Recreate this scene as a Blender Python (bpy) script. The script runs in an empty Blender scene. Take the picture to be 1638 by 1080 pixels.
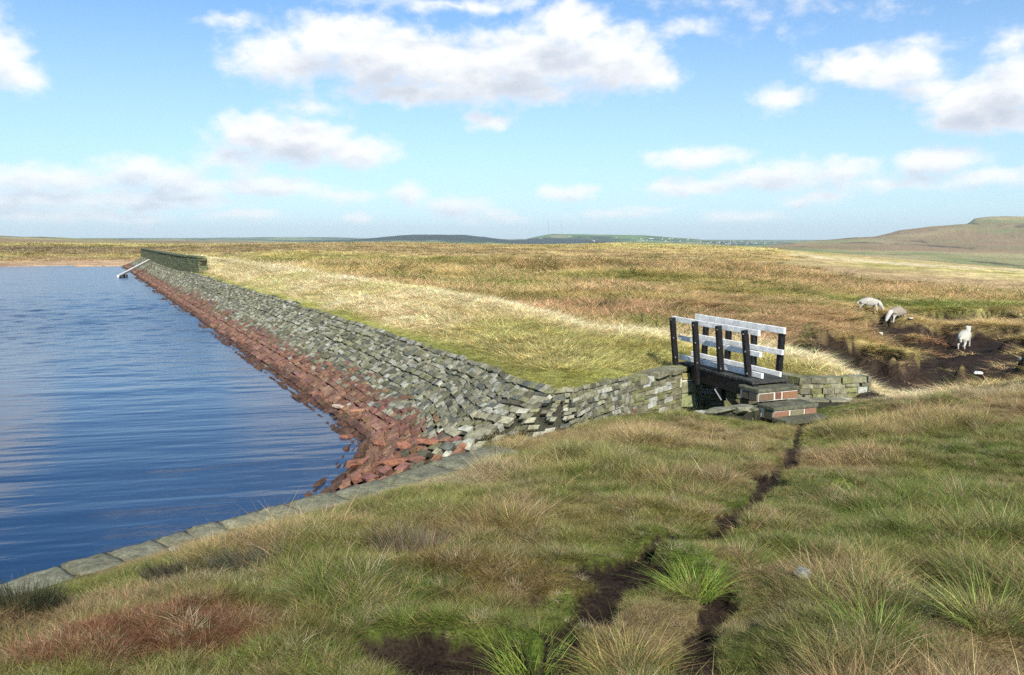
import bpy, bmesh, math, random
import numpy as np
from mathutils import Vector, Matrix, Euler
random.seed(7); RNG = np.random.default_rng(7)
SC = bpy.context.scene
COL = SC.collection
R = math.radians
# ------------------------------------------------------------------ camera, sky, sun, exposure
F = 1275.0; HY = 383.0; CX, CY = 819.0, 540.0
PITCH = math.atan((CY-HY)/F)
cam_d = bpy.data.cameras.new('camera'); cam = bpy.data.objects.new('camera', cam_d); COL.objects.link(cam)
cam_d.sensor_width = 36; cam_d.lens = 36*F/1638; cam_d.clip_start = .05; cam_d.clip_end = 60000
cam.location = (0, 0, 0); cam.rotation_euler = (math.pi/2-PITCH, 0, 0)
SC.camera = cam
SC.view_settings.view_transform = 'Standard'; SC.view_settings.look = 'None'
SC.view_settings.gamma = 1; SC.view_settings.exposure = 0.42
SUN_AZ = R(168)     # clockwise from +Y (straight ahead): behind the camera and to its right
SUN_EL = R(36)
sd = bpy.data.lights.new('sun', 'SUN'); sd.energy = 5.0; sd.angle = R(.53); sd.color = (1, .94, .82)
so = bpy.data.objects.new('sun', sd); COL.objects.link(so)
S_DIR = Vector((math.sin(SUN_AZ)*math.cos(SUN_EL), math.cos(SUN_AZ)*math.cos(SUN_EL), math.sin(SUN_EL)))
so.rotation_euler = S_DIR.to_track_quat('Z', 'Y').to_euler()

def ray(px, py):
    """direction in the world of a sight line, (x right, y ahead, z up), not normalised"""
    u = (px-CX)/F; v = (CY-py)/F
    c, s = math.cos(PITCH), math.sin(PITCH)
    return np.array([u, c+v*s, -s+v*c])
def azel(px, py):
    d = ray(px, py)
    return math.atan2(d[0], d[1]), math.atan2(d[2], math.hypot(d[0], d[1]))
def at(px, py, z=None, Y=None):
    d = ray(px, py)
    k = (z/d[2]) if z is not None else Y/d[1]
    return d*k

class NT:
    """small helper to write node trees"""
    def __init__(s, tree): s.t = tree; s.n = tree.nodes; s.l = tree.links
    def new(s, typ, **kw):
        n = s.n.new(typ)
        for k, v in kw.items(): setattr(n, k, v)
        return n
    def put(s, sock, v):
        if isinstance(v, bpy.types.NodeSocket): s.l.new(v, sock)
        elif v is not None: sock.default_value = v
    def math(s, op, a, b=None, c=None, clamp=False):
        n = s.new('ShaderNodeMath', operation=op, use_clamp=clamp)
        for i, v in enumerate((a, b, c)): s.put(n.inputs[i], v)
        return n.outputs[0]
    def vmath(s, op, a, b=None, c=None, out=0):
        n = s.new('ShaderNodeVectorMath', operation=op)
        for i, v in enumerate((a, b, c)): s.put(n.inputs[i], v)
        return n.outputs[out]
    def noise(s, vec, scale, detail=4, rough=.55, dist=0., out=0, w=None):
        n = s.new('ShaderNodeTexNoise')
        s.put(n.inputs['Vector'], vec); s.put(n.inputs['Scale'], scale); s.put(n.inputs['Detail'], detail)
        s.put(n.inputs['Roughness'], rough); s.put(n.inputs['Distortion'], dist)
        return n.outputs[out]
    def ramp(s, f, a, b, lo=0., hi=1., smooth=True):
        n = s.new('ShaderNodeMapRange'); n.interpolation_type = 'SMOOTHSTEP' if smooth else 'LINEAR'
        s.put(n.inputs[0], f); s.put(n.inputs[1], a); s.put(n.inputs[2], b); s.put(n.inputs[3], lo); s.put(n.inputs[4], hi)
        return n.outputs[0]
    def mix(s, f, a, b, blend='MIX'):
        n = s.new('ShaderNodeMix', data_type='RGBA', blend_type=blend)
        s.put(n.inputs[0], f); s.put(n.inputs[6], a if not isinstance(a, tuple) else (*a[:3], 1)); s.put(n.inputs[7], b if not isinstance(b, tuple) else (*b[:3], 1))
        return n.outputs[2]

# ------------------------------------------------------------------ world: Nishita sky with broken cumulus
W = bpy.data.worlds.new('World'); SC.world = W; W.use_nodes = True
w = NT(W.node_tree); w.n.clear()
sky = w.new('ShaderNodeTexSky', sky_type='NISHITA', sun_disc=False, sun_elevation=SUN_EL, sun_rotation=SUN_AZ,
            altitude=400, air_density=1.0, dust_density=.9, ozone_density=1.0)
tc = w.new('ShaderNodeTexCoord')
sep = w.new('ShaderNodeSeparateXYZ'); w.l.new(tc.outputs['Generated'], sep.inputs[0])
AZ = w.math('ARCTAN2', sep.outputs[0], sep.outputs[1]); EL = w.math('ARCSINE', sep.outputs[2])
cmb = w.new('ShaderNodeCombineXYZ'); w.l.new(AZ, cmb.inputs[0]); w.l.new(EL, cmb.inputs[1])
P0 = cmb.outputs[0]
# cumulus: centre and half size given as seen in the sky (az, el), weight
BL = [(452,98,88,44,1),(535,62,92,50,1),(620,92,130,58,1.1),(735,118,130,44,1),(650,150,120,20,.9),(850,95,120,58,1.1),(908,42,66,46,1),(965,92,105,56,1),(1040,115,55,36,.9),(790,142,170,30,.9),(720,6,170,14,.55),
      (-5,85,62,58,1),(28,125,52,30,.9),(-60,60,80,70,1),
      (405,212,70,36,1),(475,228,100,36,1.05),(570,242,70,24,.9),(370,250,60,34,.7),(500,170,50,18,.4),
      (80,288,120,28,.95),(240,280,100,28,1),(60,322,160,18,.9),(230,318,160,18,.85),(440,300,105,18,.95),(120,346,170,12,.8),(390,345,70,10,.8),(540,312,80,13,.7),(300,300,120,18,.8),(800,352,60,8,.6),(980,345,70,8,.55),(1180,345,80,8,.5),(1040,335,60,8,.5),
      (655,309,34,16,.9),(735,331,60,18,.75),(790,342,38,12,.7),(575,348,26,9,.8),(777,194,36,17,.8),(907,307,48,15,.9),(370,32,48,16,.6),
      (1372,108,74,34,.95),(1450,108,72,36,.95),(1560,165,100,42,1.15),(1625,135,75,48,1.1),(1600,188,130,26,1),(1500,140,60,26,.7),(1257,158,46,24,.8),(1120,254,80,19,.85),(1100,298,85,14,.9),(1230,284,85,24,.95),(1335,274,90,22,.85),(1500,260,75,26,1),(1590,284,100,18,.8),(1300,318,62,13,.8),(1400,292,190,14,.6),(1620,62,46,24,.5),(1110,46,60,16,.4),(1480,70,80,16,.35),
      (240,-190,130,46,1),(-220,-60,160,70,1),(1900,0,180,90,1),(500,-420,300,120,.9),(1350,-330,260,110,.9)]
NG = bpy.data.node_groups.new('cumulus', 'ShaderNodeTree')
NG.interface.new_socket('P', in_out='INPUT', socket_type='NodeSocketVector')
NG.interface.new_socket('D', in_out='OUTPUT', socket_type='NodeSocketFloat')
g = NT(NG); gi = g.new('NodeGroupInput'); go = g.new('NodeGroupOutput')
st = g.vmath('MULTIPLY', gi.outputs[0], (1, 1.5, 1))
nz = g.noise(st, 11, 2, .5); nz2 = g.noise(st, 34, 7, .58)
wc = g.noise(st, 26, 3, .5, out=1)
warp = g.vmath('MULTIPLY_ADD', g.vmath('SUBTRACT', wc, (.5, .5, .5)), (.035, .022, 0), gi.outputs[0])
acc = None
for (px, py, rx, ry, wt) in BL:
    a, e = azel(px, py); a2, _ = azel(px+rx, py); _, e2 = azel(px, py-ry)
    sx = 1/max(1e-3, abs(a2-a)); sy = 1/max(1e-3, abs(e2-e))
    if py < -300: sx, sy = 3.5, 6.0
    sx *= .88; sy *= .88; q = g.vmath('MULTIPLY_ADD', warp, (sx, sy, 0), (-a*sx, -e*sy, 0))
    q = g.vmath('LENGTH', q, out=1)
    v = g.math('MULTIPLY_ADD', q, -1.0*wt, 1.0*wt+.14)
    acc = v if acc is None else g.math('SMOOTH_MAX', acc, v, .22)
acc = g.math('ADD', acc, g.math('MULTIPLY', g.math('SUBTRACT', nz2, .5), 1.25))
acc = g.math('ADD', acc, g.math('MULTIPLY', g.math('SUBTRACT', nz, .5), .7))
g.l.new(acc, go.inputs[0])
def cg(vec):
    n = w.new('ShaderNodeGroup'); n.node_tree = NG; w.put(n.inputs[0], vec); return n.outputs[0]
D0 = cg(P0)
up = w.new('ShaderNodeCombineXYZ'); w.put(up.inputs[0], .012); w.l.new(w.math('MULTIPLY_ADD', EL, .16, .006), up.inputs[1])
D1 = cg(w.vmath('ADD', P0, up.outputs[0]))
alpha = w.ramp(D0, -.04, .78)
shade = w.ramp(D1, -.05, 1.2)
body = w.ramp(D0, .1, 1.2)
shade = w.math('MULTIPLY', shade, w.math('MULTIPLY_ADD', body, .45, .55))
ccol = w.mix(shade, (8.0, 8.1, 8.2), (4.7, 5.2, 6.0))
lowfade = w.ramp(EL, 0.0, .12, .75, 1.0)
alpha = w.math('MULTIPLY', alpha, lowfade)
alpha = w.math('MULTIPLY', alpha, w.ramp(EL, 0, .012))
skyc = w.mix(1.0, sky.outputs[0], (.68, 1.01, 1.28), 'MULTIPLY')
skyc = w.mix(w.ramp(EL, .01, .36, .46, .0), skyc, (6.0, 7.2, 8.2))
fin = w.mix(alpha, skyc, ccol)
bg = w.new('ShaderNodeBackground'); w.l.new(fin, bg.inputs[0]); bg.inputs[1].default_value = .1
wo = w.new('ShaderNodeOutputWorld'); w.l.new(bg.outputs[0], wo.inputs[0])
W.cycles.sampling_method = 'MANUAL'; W.cycles.sample_map_resolution = 512

# ------------------------------------------------------------------ object helpers
def tag(o, label=None, cat=None, group=None, kind=None):
    if label: o['label'] = label
    if cat: o['category'] = cat
    if group: o['group'] = group
    if kind or label: o['kind'] = kind or 'thing'
    return o
def empty(name, loc=(0, 0, 0), rz=0):
    o = bpy.data.objects.new(name, None); o.location = loc; o.rotation_euler = (0, 0, rz); o.empty_display_size = .2
    COL.objects.link(o); return o
def link_mesh(name, me, mat=None, parent=None):
    o = bpy.data.objects.new(name, me); COL.objects.link(o)
    if mat is not None and not me.materials: me.materials.append(mat)
    if parent is not None: o.parent = parent
    return o
def np_mesh(name, V, Q, smooth=False, cols=None, attrs=None):
    """V (n,3), Q (m,k) all faces with k corners (or list of such arrays)"""
    Qs = Q if isinstance(Q, list) else [Q]
    me = bpy.data.meshes.new(name); V = np.asarray(V, dtype=np.float32)
    me.vertices.add(len(V)); me.vertices.foreach_set('co', V.ravel())
    loops = np.concatenate([q.ravel() for q in Qs]).astype(np.int32)
    starts = []; s = 0
    for q in Qs:
        starts.append(s+np.arange(len(q))*q.shape[1]); s += q.size
    starts = np.concatenate(starts).astype(np.int32)
    me.loops.add(len(loops)); me.loops.foreach_set('vertex_index', loops)
    me.polygons.add(len(starts)); me.polygons.foreach_set('loop_start', starts)
    me.polygons.foreach_set('use_smooth', np.full(len(starts), smooth))
    me.update(calc_edges=True)
    if cols is not None:
        a = me.attributes.new('col', 'FLOAT_COLOR', 'POINT')
        c = np.ones((len(V), 4), dtype=np.float32); c[:, :3] = cols; a.data.foreach_set('color', c.ravel())
    for k, v in (attrs or {}).items():
        a = me.attributes.new(k, 'FLOAT', 'POINT'); a.data.foreach_set('value', np.asarray(v, dtype=np.float32))
    return me
class MB:
    """collects solid pieces into one mesh, with a colour per vertex"""
    def __init__(s): s.V = []; s.Fq = []; s.Ft = []; s.C = []; s.n = 0
    def add(s, V, quads=(), tris=(), col=(1, 1, 1)):
        V = np.asarray(V, float)
        if len(quads): s.Fq.append(np.asarray(quads)+s.n)
        if len(tris): s.Ft.append(np.asarray(tris)+s.n)
        s.V.append(V); s.C.append(np.tile(np.asarray(col, float), (len(V), 1)) if np.ndim(col) == 1 else col); s.n += len(V)
    def hexa(s, P, col=(1, 1, 1)):
        """P: 8 corners, bottom 4 then top 4, counter-clockwise seen from above"""
        s.add(P, [(3, 2, 1, 0), (4, 5, 6, 7), (0, 1, 5, 4), (1, 2, 6, 5), (2, 3, 7, 6), (3, 0, 4, 7)], col=col)
    def box(s, c, ax, ay, az_, hx, hy, hz, col=(1, 1, 1), jit=0.):
        c = np.asarray(c, float); P = []
        for sz in (-1, 1):
            for sx, sy in ((-1, -1), (1, -1), (1, 1), (-1, 1)):
                P.append(c+ax*hx*sx+ay*hy*sy+az_*hz*sz)
        P = np.array(P)
        if jit: P += RNG.normal(0, jit, P.shape)
        s.hexa(P, col)
    def beam(s, a, b, wx, wz, col=(1, 1, 1), up=(0, 0, 1)):
        a = np.asarray(a, float); b = np.asarray(b, float); d = b-a; L = np.linalg.norm(d); d /= L
        sx = np.cross(d, up); sx /= np.linalg.norm(sx); uz = np.cross(sx, d)
        s.box((a+b)/2, d, sx, uz, L/2, wx/2, wz/2, col)
    def build(s, name, mat, parent=None, smooth=False, bevel=0.):
        Fs = []
        if s.Fq: Fs.append(np.concatenate(s.Fq))
        if s.Ft: Fs.append(np.concatenate(s.Ft))
        me = np_mesh(name, np.concatenate(s.V), Fs, smooth, np.concatenate(s.C))
        o = link_mesh(name, me, mat, parent)
        if bevel:
            m = o.modifiers.new('bevel', 'BEVEL'); m.width = bevel; m.segments = 2; m.limit_method = 'ANGLE'
        return o
def rock_mesh(name, size, seed, cols, sub=3, rough=.22, flat=.0):
    rg = np.random.default_rng(seed)
    bm = bmesh.new(); bmesh.ops.create_icosphere(bm, subdivisions=sub, radius=1)
    planes = [rg.normal(0, 1, 3) for _ in range(9)]
    planes = [p/np.linalg.norm(p) for p in planes]+[np.array([0, 0, 1.]), np.array([0, 0, -1.])]
    offs = [rg.uniform(.55, .8) for _ in range(9)]+[.6-flat, .6]
    V = np.array([v.co[:] for v in bm.verts])
    for p, o_ in zip(planes, offs):
        d = V@p; m = d > o_; V[m] -= np.outer((d[m]-o_)*.93, p)
    V += (fbm(V[:, 0]*3+seed, V[:, 1]*3+V[:, 2]*4, 3, seed)[:, None]-.0)*rough*.35*V
    V *= np.array(size)
    for v, c in zip(bm.verts, V): v.co = c
    me = bpy.data.meshes.new(name); bm.to_mesh(me); bm.free()
    a = me.attributes.new('col', 'FLOAT_COLOR', 'POINT')
    n1 = fbm(V[:, 0]*7/max(size)+seed, V[:, 1]*7/max(size)+V[:, 2]*5/max(size), 3, seed+3)
    c = np.ones((len(V), 4)); c[:, :3] = np.array(cols[0])[None]*(1-np.clip(.5+n1, 0, 1))[:, None]+np.array(cols[1])[None]*np.clip(.5+n1, 0, 1)[:, None]
    a.data.foreach_set('color', c.astype(np.float32).ravel())
    return me

# ------------------------------------------------------------------ numpy noise
def _h(ix, iy, seed):
    n = (ix.astype(np.int64)*374761393+iy.astype(np.int64)*668265263+seed*982451653) & 0xffffffff
    n = ((n ^ (n >> 13))*1274126177) & 0xffffffff
    n = (n ^ (n >> 16)) & 0xffffffff
    return n/4294967295.0
def vnoise(x, y, seed=0):
    x = np.asarray(x, float); y = np.asarray(y, float)
    ix = np.floor(x); iy = np.floor(y); fx = x-ix; fy = y-iy
    fx = fx*fx*fx*(fx*(fx*6-15)+10); fy = fy*fy*fy*(fy*(fy*6-15)+10)
    a = _h(ix, iy, seed); b = _h(ix+1, iy, seed); c = _h(ix, iy+1, seed); d = _h(ix+1, iy+1, seed)
    return (a*(1-fx)+b*fx)*(1-fy)+(c*(1-fx)+d*fx)*fy-.5
def fbm(x, y, o=4, seed=0):
    s = 0; amp = 1; t = 0
    for i in range(o):
        s = s+amp*vnoise(x*1.0+17.3*i, y*1.0-9.1*i, seed+i); t += amp; amp *= .5; x = x*2.03; y = y*2.03
    return s/t*1.6
def sstep(a, b, x):
    t = np.clip((np.asarray(x, float)-a)/(b-a), 0, 1); return t*t*(3-2*t)
def seg_dist(x, y, poly):
    """distance to an open polyline and arc parameter of the foot"""
    x = np.asarray(x, float); y = np.asarray(y, float)
    best = np.full(x.shape, 1e18); par = np.zeros(x.shape); s0 = 0.
    for (ax, ay), (bx, by) in zip(poly[:-1], poly[1:]):
        dx, dy = bx-ax, by-ay; L2 = dx*dx+dy*dy; L = math.sqrt(L2)
        t = np.clip(((x-ax)*dx+(y-ay)*dy)/L2, 0, 1)
        d = (x-ax-t*dx)**2+(y-ay-t*dy)**2
        m = d < best; best = np.where(m, d, best); par = np.where(m, s0+t*L, par); s0 += L
    return np.sqrt(best), par
def inside(x, y, poly):
    c = np.zeros(np.shape(x), bool); n = len(poly)
    for i in range(n):
        x1, y1 = poly[i]; x2, y2 = poly[(i+1) % n]
        if y1 == y2: continue
        m = ((y1 > y) != (y2 > y)) & (x < (x2-x1)*(y-y1)/(y2-y1)+x1)
        c ^= m
    return c

# ------------------------------------------------------------------ plan of the place
ZW = -3.53                                      # water level (the camera's eye is z = 0)
TH = math.atan(681/F)*1.0
DN = np.array([math.cos(TH), math.sin(TH)]); DD = np.array([-math.sin(TH), math.cos(TH)])   # across / along the dam
def dam(L, t): return tuple(DN*L+DD*t)
cop_px = [(0,933),(95,901),(170,880),(235,863),(288,849),(341,836),(409,815),(454,802),(545,780),(620,758),(680,740),(740,722),(800,706),(860,691),(915,677)]
COPE = [tuple(at(px, py, z=-2.40)[:2]) for px, py in cop_px]
d0 = np.array(COPE[0])-np.array(COPE[2]); d0 /= np.linalg.norm(d0)
cope_left = [tuple(np.array(COPE[0])+d0*k+np.array([0, -.012*k*k])) for k in (14, 8, 4, 2, 1)]
COPE = cope_left+COPE
S_EDGE2 = [tuple(at(1000, 655, z=-2.7)[:2]), tuple(at(1110, 646, z=-2.82)[:2]), (4.05, 13.9), (4.75, 14.5), (5.35, 14.75), (6.2, 14.75), (7.2, 14.9)]
S_EAST = [(8.2, 15.0), (10, 15.9), (14, 16.6), (20, 17), (60, 12)]
S_POLY = COPE+S_EDGE2+S_EAST+[(60, -60), (-60, -60)]
NEAR_EDGE = COPE+S_EDGE2
# crest stations: (x, y), outward direction, horizontal run of the face down to z=-4, top z
wl = [at(930, 623, z=-2.50)[:2], at(1000, 607, z=-2.58)[:2], at(1060, 598, z=-2.64)[:2], at(1098, 593, z=-2.70)[:2]]
ST = [(dam(6.8, 119), (-.95, .2), 4.0), (dam(6.8, 112), (-.90, -.42), 4.0)]
for t in (100, 85, 70, 55, 42, 32, 24, 19): ST.append((dam(6.8, t), tuple(-DN), 4.0))
ST += [((-.45, 14.9), (-.88, -.47), 3.9), ((-.05, 13.7), (-.84, -.54), 4.7), ((.3, 12.95), (-.80, -.60), 5.7), ((.65, 12.6), (-.68, -.73), 5.4), ((1.0, 12.85), (.1, -1), 1.9),
       (tuple(wl[0]), (.55, -.83), 1.0), (tuple(wl[1]), (.74, -.67), .45)]
CREST = [s[0] for s in ST]
WALLN = [tuple(wl[1]), tuple(wl[2]), tuple(wl[3])]
WALL_E = [tuple(wl[3]), (4.15, 16.95), tuple(at(1218, 599, z=-2.75)[:2]), tuple(at(1282, 611, z=-2.75)[:2]), tuple(at(1335, 608, z=-2.72)[:2]), tuple(at(1392, 606, z=-2.72)[:2])]
FAR_SHORE = [tuple(at(176, 424.0, z=ZW)[:2]), tuple(at(100, 425.3, z=ZW)[:2]), tuple(at(0, 427.3, z=ZW)[:2]), (-95, 88), (-128, 66), (-150, 20), (-120, -40), (-60, -60)]
HOLLOW = list(reversed(FAR_SHORE))+CREST+WALLN[1:]+WALL_E[1:]+list(reversed(S_EDGE2))+list(reversed(COPE))
# ring table of the moor: at range r the ground is seen at these rows
RG = {
 11: [(-900,665),(1000,665),(1200,690),(1638,760),(2400,760)],
 16: [(-900,592),(1150,592),(1300,606),(1400,640),(1638,700),(2400,700)],
 25: [(-900,514),(900,514),(1100,522),(1230,535),(1320,548),(1400,580),(1500,598),(1638,590),(2400,590)],
 34: [(-900,480),(1000,480),(1200,492),(1330,507),(1420,532),(1500,552),(1638,545),(2400,545)],
 44: [(-900,456),(1000,457),(1200,468),(1300,481),(1390,495),(1500,512),(1638,512),(2400,520)],
 60: [(-900,434),(1000,438),(1200,449),(1400,470),(1638,482),(2400,490)],
 100:[(-900,428),(150,427),(235,414),(1000,412),(1200,420),(1400,438),(1638,455),(2400,470)],
 135:[(-900,411),(150,411),(300,404),(1000,404),(1200,410),(1400,428),(1638,443),(2400,460)],
 200:[(-900,399),(150,399),(300,397),(1000,396),(1200,402),(1400,418),(1638,434),(2400,452)],
 300:[(-900,391),(0,390),(320,392),(500,390),(640,389),(760,392),(870,393),(1000,389.5),(1100,392),(1200,397),(1300,403),(1400,411),(1638,431),(2400,450)],
 450:[(-900,393),(0,391),(320,394),(1000,395),(1200,403),(1400,419),(1638,441),(2400,455)],
 1000:[(-900,392),(0,391),(320,395),(1000,410),(1200,412),(1400,417),(1638,432),(2400,440)],
 1600:[(-900,372),(0,376.5),(100,381),(200,384.5),(320,388),(400,391),(600,398),(1100,404),(1230,400),(1400,402),(1638,410),(2400,415)],
 2300:[(-900,384),(200,388),(320,389),(600,397),(1100,403),(1230,394),(1290,390),(1400,387),(1500,388),(1638,390),(2400,392)],
 2900:[(-900,384),(200,386.5),(320,388),(600,396),(1150,400),(1230,393.5),(1290,387),(1400,378.5),(1440,368),(1490,362),(1540,359.5),(1638,359),(2400,355)],
 3400:[(-900,384),(320,387),(600,395),(1150,400),(1300,392),(1440,380),(1545,360),(1560,349),(1590,346),(1638,346.5),(2400,342)],
 4100:[(-900,382),(320,384),(430,385.5),(600,394),(1150,400),(1440,388),(1638,368),(2400,360)],
 5300:[(-900,383),(320,384),(480,386),(560,384),(600,380.5),(640,376.5),(690,375.2),(740,375.8),(775,379),(800,382.5),(840,386),(1150,393),(1638,390),(2400,390)],
 6300:[(-900,384),(480,385),(800,386),(840,383),(862,377.5),(882,374.6),(940,374.6),(1030,376.5),(1080,380),(1140,384.5),(1210,388),(1300,390),(2400,390)],
 7400:[(-900,385),(600,385),(1000,387),(1200,388),(1300,388),(2400,388)],
 9200:[(-900,381),(300,381),(430,379.5),(540,379.5),(600,382),(1000,383.3),(1300,384.3),(2400,384)],
 14000:[(-900,384.3),(2400,384.3)],
 30000:[(-900,384.3),(2400,384.3)]}
rr = sorted(RG)
AZT = np.linspace(R(-62), R(62), 1241)
tab = []
for r_ in rr:
    a_ = [azel(px, py) for px, py in RG[r_]]
    tab.append(np.interp(AZT, [q[0] for q in a_], [math.tan(q[1]) for q in a_]))
tab = np.array(tab)
LR = np.log(rr); LRF = np.linspace(LR[0], LR[-1], 800)
def hermite(xs, ys, xq):
    d = np.diff(ys, axis=0)/np.diff(xs)[:, None]
    m = np.zeros_like(ys); m[0] = d[0]; m[-1] = d[-1]
    a, b = d[:-1], d[1:]; m[1:-1] = np.where(a*b > 0, 2*a*b/(a+b+1e-12*np.sign(a+b+1e-30)), 0)
    i = np.clip(np.searchsorted(xs, xq)-1, 0, len(xs)-2); h = (xs[i+1]-xs[i])[:, None]; t = ((xq-xs[i])/(xs[i+1]-xs[i]))[:, None]
    return (2*t**3-3*t**2+1)*ys[i]+(t**3-2*t**2+t)*h*m[i]+(-2*t**3+3*t**2)*ys[i+1]+(t**3-t**2)*h*m[i+1]
TAB = hermite(LR, tab, LRF)
def z_moor(x, y):
    r = np.hypot(x, y)+1e-6; az = np.clip(np.arctan2(x, y), AZT[0], AZT[-1])
    i = np.clip((np.log(r)-LRF[0])/(LRF[1]-LRF[0]), 0, len(LRF)-1.001); j = (az-AZT[0])/(AZT[1]-AZT[0]); j = np.clip(j, 0, len(AZT)-1.001)
    i0 = i.astype(int); j0 = j.astype(int); fi = i-i0; fj = j-j0
    v = (TAB[i0, j0]*(1-fj)+TAB[i0, j0+1]*fj)*(1-fi)+(TAB[i0+1, j0]*(1-fj)+TAB[i0+1, j0+1]*fj)*fi
    z = v*r
    z = z+fbm(x/26+3, y/26, 3, 5)*.95*sstep(26, 60, r)*(1-sstep(230, 300, r))
    z = z+(.34*fbm(x/3.2, y/2.4, 3, 13)+.16)*(1-sstep(6, 11, np.hypot(x-15, (y-28)*.8)))
    z = z+fbm(x/9, y/9, 3, 9)*.42*sstep(18, 40, r)*(1-sstep(200, 500, r))
    z = z+fbm(x/2.2, y/2.2, 3, 11)*.16*sstep(14, 30, r)*(1-sstep(120, 250, r))
    z = z+fbm(x/60, y/60, 4, 21)*2.5*sstep(700, 1500, r)*(1-sstep(4000, 6000, r))
    z = z+fbm(x/160, y/160, 4, 23)*4*sstep(1200, 3000, r)
    return z
# near bank: thin-plate surface through surveyed spots
SP = [(0,0,-1.62),(0,3,-1.76),(2.5,3,-1.72),(-2.2,4,-1.95),(1,6,-2.05),(3,9.2,-2.52),(8,6,-1.98),(8,12,-2.5),(4.5,13.1,-3.12),(5.3,13.7,-3.10),(2,12.1,-2.72),(3.1,13.1,-2.88),
      (6.6,14.2,-2.90),(8.1,14.6,-2.92),(10,15.4,-2.86),(14,16,-2.66),(20,16,-2.4),(12,8,-2.0),(-8,1,-2.38),(-16,-6,-2.4),(0,-15,-1.2),(12,0,-1.5),(30,5,-1.9),(-30,-20,-2.4),(30,-30,-1.2),(0,9.1,-2.42),(1.3,10.6,-2.5),(5,10.5,-2.62)]
for k in range(5, len(COPE), 2):
    SP.append((COPE[k][0], COPE[k][1], -2.44))
SP = np.array(SP)
def _tps_fit(P):
    n = len(P); d = np.hypot(P[:, None, 0]-P[None, :, 0], P[:, None, 1]-P[None, :, 1])
    K = np.where(d > 0, d*d*np.log(d+1e-12), 0)+np.eye(n)*.15; A = np.zeros((n+3, n+3)); A[:n, :n] = K
    A[:n, n] = 1; A[:n, n+1:] = P[:, :2]; A[n:, :n] = A[:n, n:].T
    return np.linalg.solve(A, np.concatenate([P[:, 2], [0, 0, 0]]))
SW = _tps_fit(SP)
def z_bank_raw(x, y):
    z = SW[-3]+SW[-2]*x+SW[-1]*y
    for (a, b, _), w_ in zip(SP, SW[:-3]):
        d2 = (x-a)**2+(y-b)**2
        z = z+w_*.5*d2*np.log(d2+1e-12)
    return z
def ray_hit(px, py, zf, r0=1.5, r1=20000, n=4000):
    d = ray(px, py); h = math.hypot(d[0], d[1]); rs = np.exp(np.linspace(math.log(r0), math.log(r1), n))
    x = d[0]/h*rs; y = d[1]/h*rs; z = d[2]/h*rs
    g_ = zf(x, y); m = np.nonzero(z < g_)[0]
    if len(m) == 0: return None
    k = m[0]; return np.array([x[k], y[k], g_[k]])
def bank_pts(L): return [tuple(ray_hit(px, py, z_bank_raw, 1.5, 40)[:2]) for px, py in L]
PATH = bank_pts([(1288,672),(1272,715),(1248,755),(1207,800),(1150,845),(1105,870),(1050,888),(1000,905),(965,940),(945,985),(905,1010),(880,1079)])
PATH2 = bank_pts([(1155,935),(1130,990),(1105,1040),(1090,1079)])
# bare peat: (px, py, half width, half depth, depth of hollow)
PEAT_S = [(700,1040,.40,.26,.12),(665,893,.16,.09,.10),(455,922,.30,.07,.10),(1000,915,.28,.16,.05),(1230,770,.16,.5,.06),(1500,935,.12,.3,.08),(870,950,.25,.10,.04),(265,930,.16,.06,.05),(1110,1050,.18,.25,.10),(1440,1040,.08,.2,.06)]
PEAT_S = [(*ray_hit(a, b, z_bank_raw, 1.5, 40)[:2], c, d, e) for a, b, c, d, e in PEAT_S]
def peat_s(x, y):
    n = fbm(x*3.1, y*3.1, 3, 41); n2 = fbm(x*9, y*9, 2, 43)
    d, _ = seg_dist(x, y, PATH); wv = .11+.10*fbm(x*1.1, y*1.1, 2, 46)+.05*n
    m = 1-sstep(wv*.5, wv*1.3, d+n2*.05)
    d, _ = seg_dist(x, y, PATH2); m = np.maximum(m, 1-sstep(.03, .13, d+n2*.05+n*.05))
    for a, b, c, e, _ in PEAT_S:
        q = np.hypot((x-a)/c, (y-b)/e)+n*.35+n2*.2
        m = np.maximum(m, 1-sstep(.75, 1.1, q))
    return np.clip(m, 0, 1)
def z_S(x, y):
    z = z_bank_raw(x, y)
    d, _ = seg_dist(x, y, NEAR_EDGE); f = sstep(.35, 1.1, d)
    z = z+f*(fbm(x*1.1, y*1.1, 3, 31)*.13+fbm(x*3.2, y*3.2, 2, 33)*.10)
    z = z-peat_s(x, y)*.09*f
    a, b, c, e, h = PEAT_S[0]; z = z-h*(1-sstep(.5, 1.2, np.hypot((x-a)/c, (y-b)/e)))
    z = z-.035*(1-sstep(.3, .75, d))
    return z
PB = ([0, .25, .8, 1.8, 2.6, 3.5, 4.2, 5.0, 7.0, 9], [0, .03, .12, .42, .46, .66, .60, .25, -.6, -1.8])
DAMLINE = CREST+WALLN[1:]
LDAM = sum(math.dist(a, b) for a, b in zip(CREST[:-1], CREST[1:]))
NBOUND = DAMLINE+WALL_E[1:]
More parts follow.
